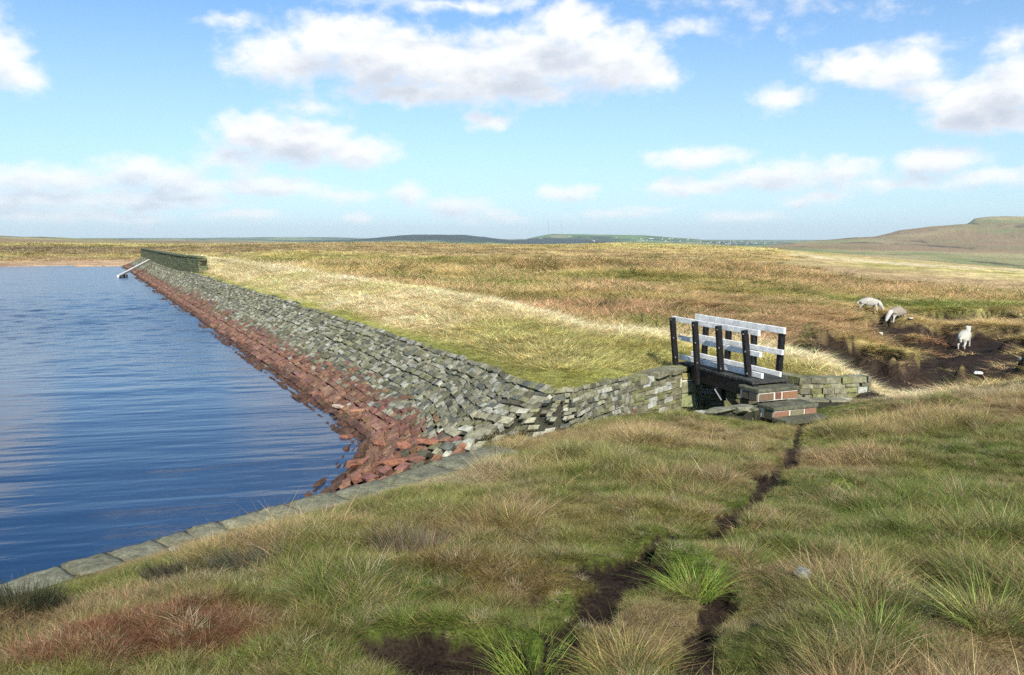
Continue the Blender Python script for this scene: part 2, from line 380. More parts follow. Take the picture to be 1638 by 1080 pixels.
def z_N(x, y):
    z = z_moor(x, y)
    d, s = seg_dist(x, y, DAMLINE)
    k = 1-sstep(-2.5, 3, x)*.45
    zb = -2.42-.22*sstep(.6, 3, x)+np.interp(d, *PB)*k+fbm(x/3, y/3, 2, 51)*.05*sstep(.3, 1, d)+fbm(x, y, 2, 53)*.05*sstep(.3, 1, d)
    ok = (s > 1.0); zm = z
    z = np.where(ok & (d < 9), np.maximum(z, zb), z)
    z = np.where(ok, z+(zb-z)*(1-sstep(1.5, 4.5, d)), z)
    z = zm+(z-zm)*(1-sstep(3.0, 4.8, x))
    dE, sE = seg_dist(x, y, WALL_E)
    z = z+(np.minimum(-2.79+.06*dE, z+1)-z)*(1-sstep(.4, 2.4, dE))*(1-sstep(6.5, 7.6, x))
    dF, _ = seg_dist(x, y, FAR_SHORE[:-2])
    z = np.where(dF < 60, np.minimum(z, ZW-.02+.035*dF+.0012*dF**2+fbm(x/4, y/4, 2, 57)*.10*sstep(0, 3, dF)), z)
    return z
# bare peat scars of the clough on the far side: (px, py, half width m, half depth m, turn)
SCAR = [(1395,585,1.5,1.8,0),(1440,600,1.4,2.2,0),(1590,545,2.2,3.6,-.5),(1560,560,1.0,2.6,0),(1500,512,2.0,1.3,0),(1620,525,2.0,1.6,0),(1470,505,1.8,.9,0),(1580,500,2.2,.9,0),(1630,508,1.8,1.0,0),(1400,500,2.2,.6,0),(1410,520,1.2,.5,0),(1370,572,.9,1.2,0),(1500,605,1.7,1.4,0),(1600,590,1.6,1.5,0),
        (1480,552,.5,1.0,0),(855,432,2.6,1.3,0),(1120,494,.8,.4,0),(1220,408,2.4,2.0,0),(1425,534,.7,.5,0),(1480,575,1.0,.5,0)]
SCARW = []
for a, b, c, d, t in SCAR:
    h = ray_hit(a, b, z_moor, 18, 400)
    if h is not None: SCARW.append((h[0], h[1], c*1.25, d*1.9, t))
SCARW += [(10.8,24.6,1.5,1.5,0),(12.3,23.1,1.9,1.1,0),(16.6,27.8,2.0,2.4,0),(18.6,31,2.0,2.6,0),(15.3,25.3,1.4,1.4,0),(8.2,17.6,.75,1.3,0),(9.0,19.6,1.0,1.5,0),(9.9,21.6,1.2,1.6,0),(13.8,22.6,1.6,1.0,0),(19.5,34,1.6,2,0),(17.5,40.3,2.6,.5,0),(21,42.5,1.8,.8,0)]
def peat_n(x, y):
    n = fbm(x/1.6, y/1.6, 4, 61); m = np.zeros(np.shape(x))
    for a, b, c, e, t in SCARW:
        q = np.hypot((x-a)/c, (y-b)/e)+n*.7
        m = np.maximum(m, 1-sstep(.75, 1.05, q))
    return m
def regions(x, y):
    S = inside(x, y, S_POLY); H = inside(x, y, HOLLOW) & ~S
    dw, _ = seg_dist(x, y, WALLN+WALL_E[1:]); H = H | ((dw < .16) & ~S)
    return S, H
def height(x, y, full=False):
    x = np.asarray(x, float); y = np.asarray(y, float); r = np.hypot(x, y)
    S, H = regions(x, y)
    z = np.empty(x.shape); zs = np.zeros(x.shape); near = r < 90
    zn = z_N(x, y); pn = np.zeros(x.shape); m = (r < 450) & ~S & ~H
    pn[m] = peat_n(x[m], y[m]); zn = zn-pn*.62*(1-sstep(60, 120, r))
    zs[near] = z_S(x[near], y[near]); zs[~near] = zn[~near]
    z = zn.copy()
    dE, _ = seg_dist(x, y, S_EAST); e = (1-sstep(0, 1.7, dE))*sstep(6.7, 8.2, x); east = (x > 6.6) & ~S & ~H
    z = np.where(east, zn+(zs-zn)*e, z)
    z = np.where(S, zs, z)
    fl = np.where((x > 1.5) & (y > 9), -3.95+.05*vnoise(x*3, y*3, 3)+.95*sstep(5.6, 7.0, x), -4.9)
    z = np.where(H, fl, z)
    if full: return z, S, H, pn
    return z
# ------------------------------------------------------------------ vegetation colours (what grows where)
STRAW = np.array([.52, .415, .195]); PALE = np.array([.56, .485, .30]); GREEN = np.array([.155, .215, .038]); OLIVE = np.array([.28, .25, .075])
RUST = np.array([.35, .245, .13]); BROWN = np.array([.235, .150, .078]); PEAT = np.array([.066, .045, .034]); MAROON = np.array([.26, .105, .060]); GREY = np.array([.30, .28, .20])
def lerp(a, b, t): return a+(b-a)*np.asarray(t)[..., None]
VEGN = [  # (px, py, half width m, half depth m, colour, strength)
 (1450,487,9,2.2,GREEN,.8),(1600,490,6,2,GREEN,.55),(1290,487,3,1.2,GREEN,.5),(1340,545,2.6,3.5,BROWN,.8),(1250,520,5,6,RUST,.75),(1100,485,8,5,RUST,.6),(960,490,5,4,RUST,.45),(900,478,6,3,OLIVE,.6),
 (1300,590,1.7,1.6,STRAW,.9),(1270,598,1.0,.8,GREEN,.5),(1290,570,1.5,1.5,STRAW,.8),(1530,560,2.2,3,RUST,.7),(1450,560,1.8,2.5,OLIVE,.6),(1630,600,1.5,2,GREEN,.9),(1540,535,1.5,1.6,MAROON,.7),(1450,535,1.5,2,MAROON,.5),
 (1400,440,22,16,RUST,.7),(1150,420,30,30,RUST,.6),(1550,455,14,12,RUST,.6),(1560,428,20,12,PALE,.75),(1400,420,20,14,PALE,.6),(1250,406,26,14,STRAW,.7),(1000,410,40,30,RUST,.45),(880,400,40,30,STRAW,.6),
 (700,400,60,50,RUST,.35),(900,446,18,8,STRAW,.7),(700,462,9,5,STRAW,.6),(770,455,7,3,GREEN,.5),(1000,450,12,5,OLIVE,.6),(950,442,10,3,GREEN,.35),(560,420,26,16,OLIVE,.7),(440,412,24,14,OLIVE,.5),(760,415,14,12,OLIVE,.7),(820,400,20,12,STRAW,.7),(650,392,60,60,RUST,.5),
 (60,404,110,40,BROWN*.6,.9),(120,398,70,60,PEAT*1.6,.7),(30,410,40,8,OLIVE,.7),(200,412,40,10,STRAW,.6),(1000,525,2.5,2.2,STRAW,.8),(1040,520,1.0,2,GREEN,.5)]
VEGN += [(300,402,60,40,STRAW,.35)]
VN = []
for a, b, c, d, co, s in VEGN:
    h = ray_hit(a, b, z_moor, 16, 600)
    if h is not None: VN.append((h[0], h[1], c, d, co, s))
def veg_N(x, y, z, pn):
    r = np.hypot(x, y)
    n1 = fbm(x/22, y/22, 4, 71); n2 = fbm(x/6, y/6, 4, 73); n3 = fbm(x/1.7, y/1.7, 3, 75); n4 = fbm(x/55, y/30, 3, 77)
    c = lerp(OLIVE*1.15, STRAW*1.02, sstep(-.4, .25, n2+n1*.6))
    c = lerp(c, RUST*1.1, sstep(-.1, .35, n4+n2*.3)*.7)
    c = lerp(c, GREEN*1.3, sstep(.15, .5, n1-n2*.4)*.22)
    for a, b, sx, sy, co, s in VN:
        q = np.hypot((x-a)/sx, (y-b)/sy)+n2*.5+n3*.2
        c = lerp(c, co[None] if c.ndim == 2 else co, (1-sstep(.55, 1.25, q))*s)
    # the dam's own grass bank
    d, s_ = seg_dist(x, y, DAMLINE); ok = (s_ > 1.)
    b1 = lerp(GREEN*.35+OLIVE*.75, PALE*.75+STRAW*.22, sstep(.2, 1.1, d+n3*.6+n2*.25))
    b1 = lerp(b1, GREEN+OLIVE*.2, sstep(.1, .5, n2+n3*.3)*.35)
    b1 = lerp(b1, OLIVE, sstep(-4, 1, x)*.45*(1-sstep(2.2, 4, d)))
    b1 = lerp(b1, GREEN*.55+OLIVE*.45, sstep(-1.5, 1.8, x+n2)*.6*(1-sstep(2.4, 3.6, d)))
    cr = np.exp(-((d-2.35+n3*.15)/.22)**2); b1 = lerp(b1, OLIVE, cr*.5)
    c = np.where((ok & (d < 7))[..., None], lerp(b1, c, sstep(4.6, 6.2, d+n2*.6)), c)
    # far country: fields and moor tops
    q1 = fbm(x/170, y/170, 4, 81); q2 = fbm(x/420, y/420, 4, 83)
    far = lerp(np.array([.34, .285, .14]), np.array([.20, .22, .09]), sstep(-.25, .25, q1)); far = lerp(far, np.array([.24, .15, .09]), sstep(.0, .3, q2)*.7); far = lerp(far, np.array([.07, .06, .045]), sstep(.22, .34, fbm(x/90, y/300, 4, 89))*.8)
    c = lerp(c, far, sstep(330, 600, r))
    px = CX+F*np.tan(np.arctan2(x, y))
    valley = sstep(3700, 4600, r)
    fg = lerp(np.array([.10, .19, .05]), np.array([.24, .24, .11]), sstep(-.1, .35, q1)); fg = lerp(fg, np.array([.035, .055, .03]), sstep(.0, .2, fbm(x/300, y/120, 3, 87)))
    hA = math.atan2(*ray_hit(700, 378, z_moor, 4500, 6000)[:2]) if False else None
    w_ = (1-sstep(560, 640, np.hypot((x+500)/2.2, (y-5250)/1.0)))*valley
    fg = lerp(fg, np.array([.022, .036, .026]), w_)
    c = lerp(c, fg, valley)
    # shore strip of stony red silt
    dF, sF = seg_dist(x, y, FAR_SHORE[:-2]); sh = (1-sstep(.25, .75, (z-ZW)+n3*.25))*(dF < 40)
    tan_ = lerp(np.array([.40, .27, .16]), np.array([.17, .075, .055]), sstep(9, 17, sF))
    c = lerp(c, tan_, sh)
    c = lerp(c, PEAT*.9, sstep(.06, .34, pn)*(1-sstep(70, 130, r))+pn*sstep(70, 130, r))
    return c*(1+.10*(r < 330)[..., None] if False else 1)*(1+.22*n3+.12*vnoise(x*1.9, y*1.9, 91))[..., None]
VEGS = [  # near bank
 (870,750,2.2,1.2,GREEN*.6+STRAW*.5,.8),(1010,700,2.4,.9,STRAW*.8+RUST*.25,.8),(1100,690,1.4,.8,RUST*.6+STRAW*.4,.7),(700,770,.9,.5,PALE,.7),(560,800,.9,.4,PALE*.9,.8),(930,770,.8,.4,GREEN,.8),(1000,740,1.0,.7,GREEN,.5),
 (1330,650,1.6,.6,GREEN,.9),(1450,680,2.2,1.3,STRAW,.6),(1560,630,3.2,1.4,PALE,.75),(1620,660,1.4,1.0,RUST*.7+STRAW*.3,.6),(1500,720,1.6,1.4,GREEN,.7),(1420,800,2.0,1.5,GREEN,.8),(1580,800,1.4,1.6,GREEN,.8),(1380,720,1.2,.8,GREEN,.7),(1480,850,1.0,.8,GREEN*1.1,.8),(1620,740,.9,.9,GREEN,.7),(1240,800,.4,.5,GREEN,.5),(1350,740,.8,.8,RUST*.5+STRAW*.5,.6),
 (200,1040,.75,.28,MAROON,.9),(380,990,.35,.2,MAROON,.7),(60,1000,.5,.3,BROWN,.7),(330,930,.5,.14,GREY*.8+MAROON*.2,.5),(620,1020,.35,.25,GREEN*.9,.7),(860,1030,.22,.16,GREEN*1.3,1),(760,930,.6,.35,MAROON*.6+OLIVE*.4,.7),(640,940,.35,.15,GREEN,.8),(800,850,1.1,.5,BROWN*.5+OLIVE*.6,.6),(1000,820,.9,.5,OLIVE,.7),
 (1112,915,.22,.2,GREEN*1.4,1),(1240,860,.8,.5,GREEN,.8),(1250,1040,.6,.5,GREEN,.8),(1330,960,.6,.4,GREEN,.6),(1030,1010,.3,.3,STRAW*.6+RUST*.4,.7),(1420,900,.8,.5,GREEN*.8+OLIVE*.3,.7),(1560,960,.7,.5,GREEN,.8),(170,900,1.0,.12,STRAW,.7),(430,870,.6,.2,STRAW*.5+GREEN*.6,.7),(500,960,.6,.3,GREEN*.8,.7)]
VS = []
for a, b, c, d, co, s in VEGS:
    h = ray_hit(a, b, z_bank_raw, 1.5, 40)
    if h is not None: VS.append((h[0], h[1], c, d, co, s))
def veg_S(x, y, ps):
    n1 = fbm(x/1.6, y/1.6, 3, 101); n2 = fbm(x*1.7, y*1.7, 3, 103); n3 = fbm(x*5, y*5, 2, 105)
    c = lerp(GREEN*.8+OLIVE*.3, STRAW*.75, sstep(-.15, .45, n1+n2*.5))
    c = lerp(c, RUST*.8, sstep(.12, .5, n2-n1*.4)*.55)
    for a, b, sx, sy, co, s in VS:
        q = np.hypot((x-a)/sx, (y-b)/sy)+n2*.55+n3*.2
        c = lerp(c, co, (1-sstep(.5, 1.2, q))*s)
    c = c*(1+.25*n3)[..., None]
    return lerp(c, PEAT, ps)

# ------------------------------------------------------------------ materials
def mat_new(name):
    m = bpy.data.materials.new(name); m.use_nodes = True; t = NT(m.node_tree); t.n.clear()
    out = t.new('ShaderNodeOutputMaterial'); b = t.new('ShaderNodeBsdfPrincipled'); t.l.new(b.outputs[0], out.inputs[0])
    b.inputs['Specular IOR Level'].default_value = .25
    return m, t, b, out
def bump(t, h, strength=.5, dist=.02, normal=None):
    n = t.new('ShaderNodeBump'); t.put(n.inputs['Height'], h); n.inputs['Strength'].default_value = strength; n.inputs['Distance'].default_value = dist
    if normal is not None: t.l.new(normal, n.inputs['Normal'])
    return n.outputs[0]
def mat_ground():
    m, t, b, out = mat_new('moorland')
    at_ = t.new('ShaderNodeAttribute', attribute_name='col'); geo = t.new('ShaderNodeNewGeometry'); pos = geo.outputs['Position']
    n1 = t.noise(pos, 3.0, 5, .65); n2 = t.noise(pos, .35, 6, .7); n3 = t.noise(pos, 60, 5, .8)
    rd = t.vmath('LENGTH', pos, out=1)
    f1 = t.ramp(n1, .3, .7, .72, 1.3); f2 = t.ramp(n2, .3, .7, .7, 1.32); f3 = t.ramp(n3, .3, .7, .45, 1.6)
    f = t.math('MULTIPLY', t.math('MULTIPLY', f1, f2), f3)
    grey = t.new('ShaderNodeCombineColor'); [t.l.new(f, grey.inputs[i]) for i in range(3)]
    c = t.mix(1, at_.outputs['Color'], grey.outputs[0], 'MULTIPLY')
    t.l.new(c, b.inputs['Base Color']); b.inputs['Roughness'].default_value = .95; b.inputs['Specular IOR Level'].default_value = .08
    h = t.math('ADD', t.math('MULTIPLY', n2, 1.2), t.math('ADD', t.math('MULTIPLY', n1, .35), t.math('MULTIPLY', n3, .04)))
    t.l.new(bump(t, h, .8, .5), b.inputs['Normal'])
    return m
def mat_stone(name, mul=1., rough=.9, moss=.3, bs=.6, scale=1.):
    m, t, b, out = mat_new(name)
    at_ = t.new('ShaderNodeAttribute', attribute_name='col'); pos = t.new('ShaderNodeNewGeometry').outputs['Position']
    n1 = t.noise(pos, 9*scale, 6, .7); n2 = t.noise(pos, 38*scale, 5, .7); n3 = t.noise(pos, 3.1*scale, 3, .6)
    f = t.math('MULTIPLY', t.ramp(n1, .25, .75, .55, 1.5), t.ramp(n2, .25, .75, .7, 1.3))
    g_ = t.new('ShaderNodeCombineColor'); [t.l.new(f, g_.inputs[i]) for i in range(3)]
    c = t.mix(1, at_.outputs['Color'], g_.outputs[0], 'MULTIPLY')
    if moss: c = t.mix(t.math('MULTIPLY', t.ramp(n3, .5, .68), moss), c, (.13, .14, .055))
    c = t.mix(t.math('MULTIPLY', t.ramp(n2, .62, .72), .35), c, (.42, .42, .36)) if moss else c
    t.l.new(c, b.inputs['Base Color']); b.inputs['Roughness'].default_value = rough
    h = t.math('ADD', n1, t.math('MULTIPLY', n2, .35)); t.l.new(bump(t, h, bs, .05), b.inputs['Normal'])
    return m
def mat_plain(name, col, rough=.6, var=.15, scale=20, bs=.3, bd=.005, spec=.3):
    m, t, b, out = mat_new(name); pos = t.new('ShaderNodeTexCoord').outputs['Object']
    n1 = t.noise(pos, scale, 5, .65); n2 = t.noise(pos, scale*.22, 3, .6)
    f = t.math('MULTIPLY', t.ramp(n1, .3, .7, 1-var, 1+var), t.ramp(n2, .3, .7, 1-var, 1+var*.6))
    g_ = t.new('ShaderNodeCombineColor'); [t.l.new(f, g_.inputs[i]) for i in range(3)]
    t.l.new(t.mix(1, col, g_.outputs[0], 'MULTIPLY'), b.inputs['Base Color']); b.inputs['Roughness'].default_value = rough; b.inputs['Specular IOR Level'].default_value = spec
    t.l.new(bump(t, n1, bs, bd), b.inputs['Normal']); return m
def mat_vcol(name, rough=.9, var=.2, scale=30, bs=.5, bd=.02):
    m, t, b, out = mat_new(name); pos = t.new('ShaderNodeTexCoord').outputs['Object']
    at_ = t.new('ShaderNodeAttribute', attribute_name='col')
    n1 = t.noise(pos, scale, 5, .7); f = t.ramp(n1, .3, .7, 1-var, 1+var)
    g_ = t.new('ShaderNodeCombineColor'); [t.l.new(f, g_.inputs[i]) for i in range(3)]
    t.l.new(t.mix(1, at_.outputs['Color'], g_.outputs[0], 'MULTIPLY'), b.inputs['Base Color']); b.inputs['Roughness'].default_value = rough
    t.l.new(bump(t, n1, bs, bd), b.inputs['Normal']); return m
def mat_blade(name, inst=True):
    m, t, b, out = mat_new(name); t.n.remove(b)
    tint = t.new('ShaderNodeAttribute', attribute_name='tint'); tint.attribute_type = 'INSTANCER' if inst else 'GEOMETRY'
    sh = t.new('ShaderNodeAttribute', attribute_name='shade')
    c = t.mix(1, tint.outputs['Color'], sh.outputs['Color'], 'MULTIPLY')
    d = t.new('ShaderNodeBsdfDiffuse'); t.l.new(c, d.inputs[0]); tr = t.new('ShaderNodeBsdfTranslucent'); t.l.new(c, tr.inputs[0])
    gl = t.new('ShaderNodeBsdfGlossy'); gl.inputs['Roughness'].default_value = .5; gl.inputs[0].default_value = (.8, .8, .7, 1)
    mx = t.new('ShaderNodeMixShader'); mx.inputs[0].default_value = .3; t.l.new(d.outputs[0], mx.inputs[1]); t.l.new(tr.outputs[0], mx.inputs[2])
    m2 = t.new('ShaderNodeMixShader'); m2.inputs[0].default_value = .035; t.l.new(mx.outputs[0], m2.inputs[1]); t.l.new(gl.outputs[0], m2.inputs[2])
    t.l.new(m2.outputs[0], out.inputs[0]); return m
M = dict(ground=mat_ground(), stone=mat_stone('lichened_gritstone'), red=mat_stone('iron_stained_stone', moss=0.), cope=mat_stone('coping_stone', moss=.25, bs=.5),
         white=mat_plain('weathered_white_paint', (.80, .79, .75), .55, .2, 22), black=mat_plain('tarred_timber', (.012, .011, .012), .55, .5, 30), deck=mat_plain('deck_timber', (.05, .05, .045), .85, .5, 14, .6, .01),
         slab=mat_plain('dark_step_slab', (.10, .10, .065), .9, .35, 16, .6, .01), brick=mat_vcol('brick_face', .9, .3, 40), mortar=mat_plain('pale_mortar', (.66, .62, .54), .9, .15, 40),
         beamc=mat_plain('pale_concrete', (.62, .60, .55), .8, .15, 5), steel=mat_plain('grey_steel', (.25, .26, .28), .5, .1, 2), fleece=mat_vcol('sheep_fleece', .95, .22, 45, .8, .03),
         house=mat_vcol('rendered_house', .9, .05, .1, .1, .1), blade=mat_blade('grass_blades'))
def mat_water():
    m, t, b, out = mat_new('reservoir_water'); pos = t.new('ShaderNodeNewGeometry').outputs['Position']
    mp = t.vmath('MULTIPLY', t.vmath('ADD', pos, (0, 0, 0)), (1, 1, 0))
    rot = t.new('ShaderNodeVectorRotate', rotation_type='Z_AXIS'); t.l.new(mp, rot.inputs['Vector']); rot.inputs['Angle'].default_value = R(-14)
    st1 = t.vmath('MULTIPLY', rot.outputs[0], (.55, 1.5, 1))
    sp = t.new('ShaderNodeSeparateXYZ'); t.l.new(pos, sp.inputs[0])
    k = t.math('ADD', sp.outputs[1], t.math('MULTIPLY', t.noise(t.vmath('MULTIPLY', pos, (.05, .12, 0)), 1, 3), 14))
    rip = t.ramp(k, 19, 42)                       # wind ripples away from the sheltered corner
    n1 = t.noise(st1, 3.6, 4, .6, .4); n2 = t.noise(st1, 9.0, 3, .6, .3); n3 = t.noise(t.vmath('MULTIPLY', rot.outputs[0], (.25, 1.1, 1)), 1.1, 2, .5)
    n4 = t.noise(t.vmath('MULTIPLY', rot.outputs[0], (.5, 1.1, 1)), .8, 7, .74, .3)
    h = t.math('ADD', t.math('MULTIPLY', t.math('ADD', n1, t.math('MULTIPLY', n2, .35)), t.math('MULTIPLY_ADD', rip, .012, .0035)), t.math('ADD', t.math('MULTIPLY', n3, .010), t.math('MULTIPLY', t.math('MULTIPLY', n4, rip), .02)))
    t.l.new(bump(t, h, 1., 1.), b.inputs['Normal'])
    b.inputs['Base Color'].default_value = (.009, .033, .085, 1); t.l.new(t.math('MULTIPLY_ADD', rip, .12, .05), b.inputs['Roughness'])
    b.inputs['IOR'].default_value = 1.333; b.inputs['Specular IOR Level'].default_value = .5
    return m
M['water'] = mat_water()

# ------------------------------------------------------------------ ground: one polar sheet out to the horizon
azs = np.concatenate([np.arange(-180, -44, 3.4), np.arange(-44, -35, .5), np.arange(-35, 35, .085), np.arange(35, 44, .5), np.arange(44, 180.1, 3.4)])
azs[-1] = 180.; azs = R(1)*azs if False else np.radians(azs)
rs = np.concatenate([np.linspace(.6, 2.2, 12)[:-1], np.exp(np.linspace(math.log(2.2), math.log(30), 330))[:-1], np.exp(np.linspace(math.log(30), math.log(420), 330))[:-1], np.exp(np.linspace(math.log(420), math.log(15500), 180))])
A, RR_ = np.meshgrid(azs, rs); GX = RR_*np.sin(A); GY = RR_*np.cos(A)
GZ, GS, GH, GPN = height(GX.ravel(), GY.ravel(), True)
x_, y_ = GX.ravel(), GY.ravel()
ps = np.zeros(x_.shape); ms = GS & (np.hypot(x_, y_) < 60); ps[ms] = peat_s(x_[ms], y_[ms])
CG = veg_N(x_, y_, GZ, GPN); CG[GS] = veg_S(x_[GS], y_[GS], sstep(.25, .6, ps[GS]))*.55
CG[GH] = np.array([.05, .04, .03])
dE_, _ = seg_dist(x_, y_, S_EAST); e_ = (1-sstep(0, 2.6, dE_)) * ((x_ > 7.6) & ~GS & ~GH)
CG = CG*(1-e_[:, None])+e_[:, None]*(OLIVE*.6)
tf = (~GS & ~GH & (np.hypot(x_, y_) < 400)); CG[tf] *= (1.12*(1-GPN)+.8*GPN)[tf][:, None]*np.where(GPN[tf] > .06, .8, 1.)[:, None]
nA, nR = len(azs), len(rs)
idx = np.arange(nA*nR).reshape(nR, nA)
Q = np.stack([idx[:-1, :-1], idx[:-1, 1:], idx[1:, 1:], idx[1:, :-1]], -1).reshape(-1, 4)[:, ::-1]
V = np.stack([x_, y_, GZ], -1)
onpath = np.zeros(len(x_), bool); dP, _ = seg_dist(x_, y_, PATH); onpath[ms] = ((ps > .55) & (dP < .5))[ms]
pf = onpath[Q].all(1)
cen = len(V); V = np.vstack([V, [[0, 0, -1.62]]]); CG = np.vstack([CG, [OLIVE*.5]])
tri = np.stack([idx[0, :-1], idx[0, 1:], np.full(nA-1, cen)], -1)[:, [1, 0, 2]]
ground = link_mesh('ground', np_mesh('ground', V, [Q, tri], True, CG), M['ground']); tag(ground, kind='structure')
if pf.any():
    used, inv = np.unique(Q[pf], return_inverse=True)
    PV = V[used].copy(); PV[:, 2] += .004
    pth = link_mesh('path', np_mesh('path', PV, inv.reshape(-1, 4), True, CG[used]), M['ground']); tag(pth, kind='structure')

# water: a sheet with real wavelets, calm in the sheltered near corner and ruffled by wind farther out
WP = [(-260, -90), (-30, -40)]+[COPE[i] for i in range(len(COPE))]+[S_EDGE2[0], tuple(wl[1]), (1.6, 13.8), (1.0, 13.0), (0, 15), dam(6.4, 24), dam(6.4, 119), dam(6, 126), (-58, 122), (-260, 122)]
wa = np.radians(np.concatenate([np.arange(-110, -36, 1.5), np.arange(-36, 8, .075), [8, 9.5]]))
pyr = np.concatenate([np.linspace(1400, 940, 60)[:-1], np.linspace(940, 421.5, 900)])
el_ = PITCH+np.arctan((pyr-CY)/F); wr = -ZW/np.tan(el_); wr = np.concatenate([wr, [160, 260]])
WA, WR = np.meshgrid(wa, wr); wx, wy = WR*np.sin(WA), WR*np.cos(WA); foot = np.gradient(wr)[:, None]*1.6
def gust(x, y): return .55+.9*np.clip(.5+fbm(x/9, y/14, 3, 205), 0, 1.2)
rp = sstep(17, 36, WR+6*fbm(wx/7, wy/9, 2, 201)); wz = np.zeros(wx.shape); gs = gust(wx, wy)
ca, sa = math.cos(R(12)), math.sin(R(12)); ux, uy = wx*ca+wy*sa, -wx*sa+wy*ca
for lam, sl in ((.16, .05), (.25, .065), (.4, .07), (.7, .06), (1.1, .042), (1.8, .024), (2.9, .014), (5, .008)):
    keep = sstep(.6, 1.3, lam/np.maximum(foot, .01))
    wz += vnoise(ux/(lam*.95)+31*lam, uy/(lam*.5), int(lam*100))*lam*sl*.85*keep*rp*gs
for lam, sl in ((.22, .012), (.45, .012), (1.0, .009)):
    wz += vnoise(ux/(lam*3.0)+11, uy/(lam*.5)+7*lam, int(lam*100)+7)*lam*sl*(1-rp*.7)*gs
ii = np.arange(wx.size).reshape(wx.shape); wq = np.stack([ii[:-1, :-1], ii[:-1, 1:], ii[1:, 1:], ii[1:, :-1]], -1).reshape(-1, 4)
ccx = wx.ravel()[wq].mean(1); ccy = wy.ravel()[wq].mean(1); wq = wq[inside(ccx, ccy, WP)][:, ::-1]
used, inv = np.unique(wq, return_inverse=True); wV = np.stack([wx.ravel(), wy.ravel(), ZW+wz.ravel()], -1)[used]
wq = inv.reshape(-1, 4); nv = np.cross(wV[wq[0, 1]]-wV[wq[0, 0]], wV[wq[0, 2]]-wV[wq[0, 0]])
if nv[2] < 0: wq = wq[:, ::-1]
tag(link_mesh('water', np_mesh('water', wV, wq, True), M['water']), kind='structure')

# ------------------------------------------------------------------ dam face of pitched stone
P2 = np.array([s[0] for s in ST], float); O2 = np.array([s[1] for s in ST], float); O2 /= np.linalg.norm(O2, axis=1)[:, None]; RN = np.array([s[2] for s in ST], float)
SA = np.concatenate([[0], np.cumsum(np.linalg.norm(np.diff(P2, axis=0), axis=1))])
def _cr(vals, s):
    vals = np.asarray(vals, float); v2 = vals if vals.ndim == 2 else vals[:, None]
    return hermite(SA, v2, np.atleast_1d(s))
def lofted(s, u):
    """point on the face: s along the crest, u 0 (crest) .. 1 (foot)"""
    p = np.stack([np.interp(s, SA, P2[:, 0]), np.interp(s, SA, P2[:, 1])], -1)
    o = np.stack([np.interp(s, SA, O2[:, 0]), np.interp(s, SA, O2[:, 1])], -1); o /= np.linalg.norm(o, axis=-1)[..., None]
    rn = np.interp(s, SA, RN); u = np.asarray(u)
    sag = .12*np.sin(np.pi*u)*sstep(1, 3, rn)
    xy = p+o*(rn*u)[..., None]
    z = -2.42-.12*sstep(LDAM-3, LDAM, s)-1.58*u-sag+fbm(xy[..., 0]/1.6, xy[..., 1]/1.6, 3, 131)*.09*np.clip(rn/2, .1, 1)
    return np.concatenate([xy, z[..., None]], -1)
dam_root = empty('stone_dam_face', (*dam(6.8, 30), -2.4))
tag(dam_root, 'long sloping dam face of rough pitched stone, grey above and rust red along the waterline', 'dam')
def tolocal(o, root):
    o.parent = root; o.matrix_parent_inverse = Matrix.Translation(-Vector(root.location))
# backing
ss = np.concatenate([np.linspace(0, SA[-1]-30, 130)[:-1], np.linspace(SA[-1]-30, SA[-1], 160)]); uu = np.linspace(-.06, 1.15, 40)
SS, UU = np.meshgrid(ss, uu, indexing='ij'); PV = lofted(SS.ravel(), UU.ravel()); PV[:, 2] -= .10
ix = np.arange(len(PV)).reshape(len(ss), len(uu)); Qb = np.stack([ix[:-1, :-1], ix[1:, :-1], ix[1:, 1:], ix[:-1, 1:]], -1).reshape(-1, 4)
redz = -3.15
cb = np.where((PV[:, 2] < redz-.1)[:, None], np.array([[.06, .028, .02]]), np.array([[.045, .045, .03]]))
tolocal(link_mesh('rubble_bed', np_mesh('rubble_bed', PV, Qb, False, cb), M['stone']), dam_root)
def stone_block(mb, P, ax, ay, n, hx, hy, hz, col, rg, bulge=.25, jit=.14):
    c = []
    for sz, k in ((-1, .8), (1, 1.)):
        for sx, sy in ((-1, -1), (1, -1), (1, 1), (-1, 1)):
            c.append(P+ax*hx*k*(sx+rg.normal(0, jit))+ay*hy*k*(sy+rg.normal(0, jit))+n*hz*(sz+rg.normal(0, jit)*.9))
    c.append(P+ax*hx*rg.normal(0, .25)+ay*hy*rg.normal(0, .25)+n*hz*(1+bulge*rg.uniform(.2, 1.4)))
    mb.add(np.array(c), [(0, 1, 5, 4), (1, 2, 6, 5), (2, 3, 7, 6), (3, 0, 4, 7)], [(4, 5, 8), (5, 6, 8), (6, 7, 8), (7, 4, 8)], col)
grey_mb, red_mb = MB(), MB(); rg = np.random.default_rng(11)
def stone_col(rg, red):
    if red:
        c = np.array([.200, .108, .070])*rg.uniform(.65, 1.3)*np.array([1, rg.uniform(.85, 1.15), rg.uniform(.85, 1.2)])
        if rg.random() < .008: c = np.array([.36, .30, .23])
        if rg.random() < .04: c = np.array([.27, .13, .075])
        return c
    v = rg.random()
    c = np.array([.205, .194, .130])*rg.uniform(.4, 1.45)
    if v < .15: c = np.array([.36, .35, .28])*rg.uniform(.7, 1.15)
    elif v < .3: c = np.array([.18, .175, .095])*rg.uniform(.7, 1.2)
    elif v < .42: c = np.array([.10, .105, .085])
    return c
u = 0.; row = 0
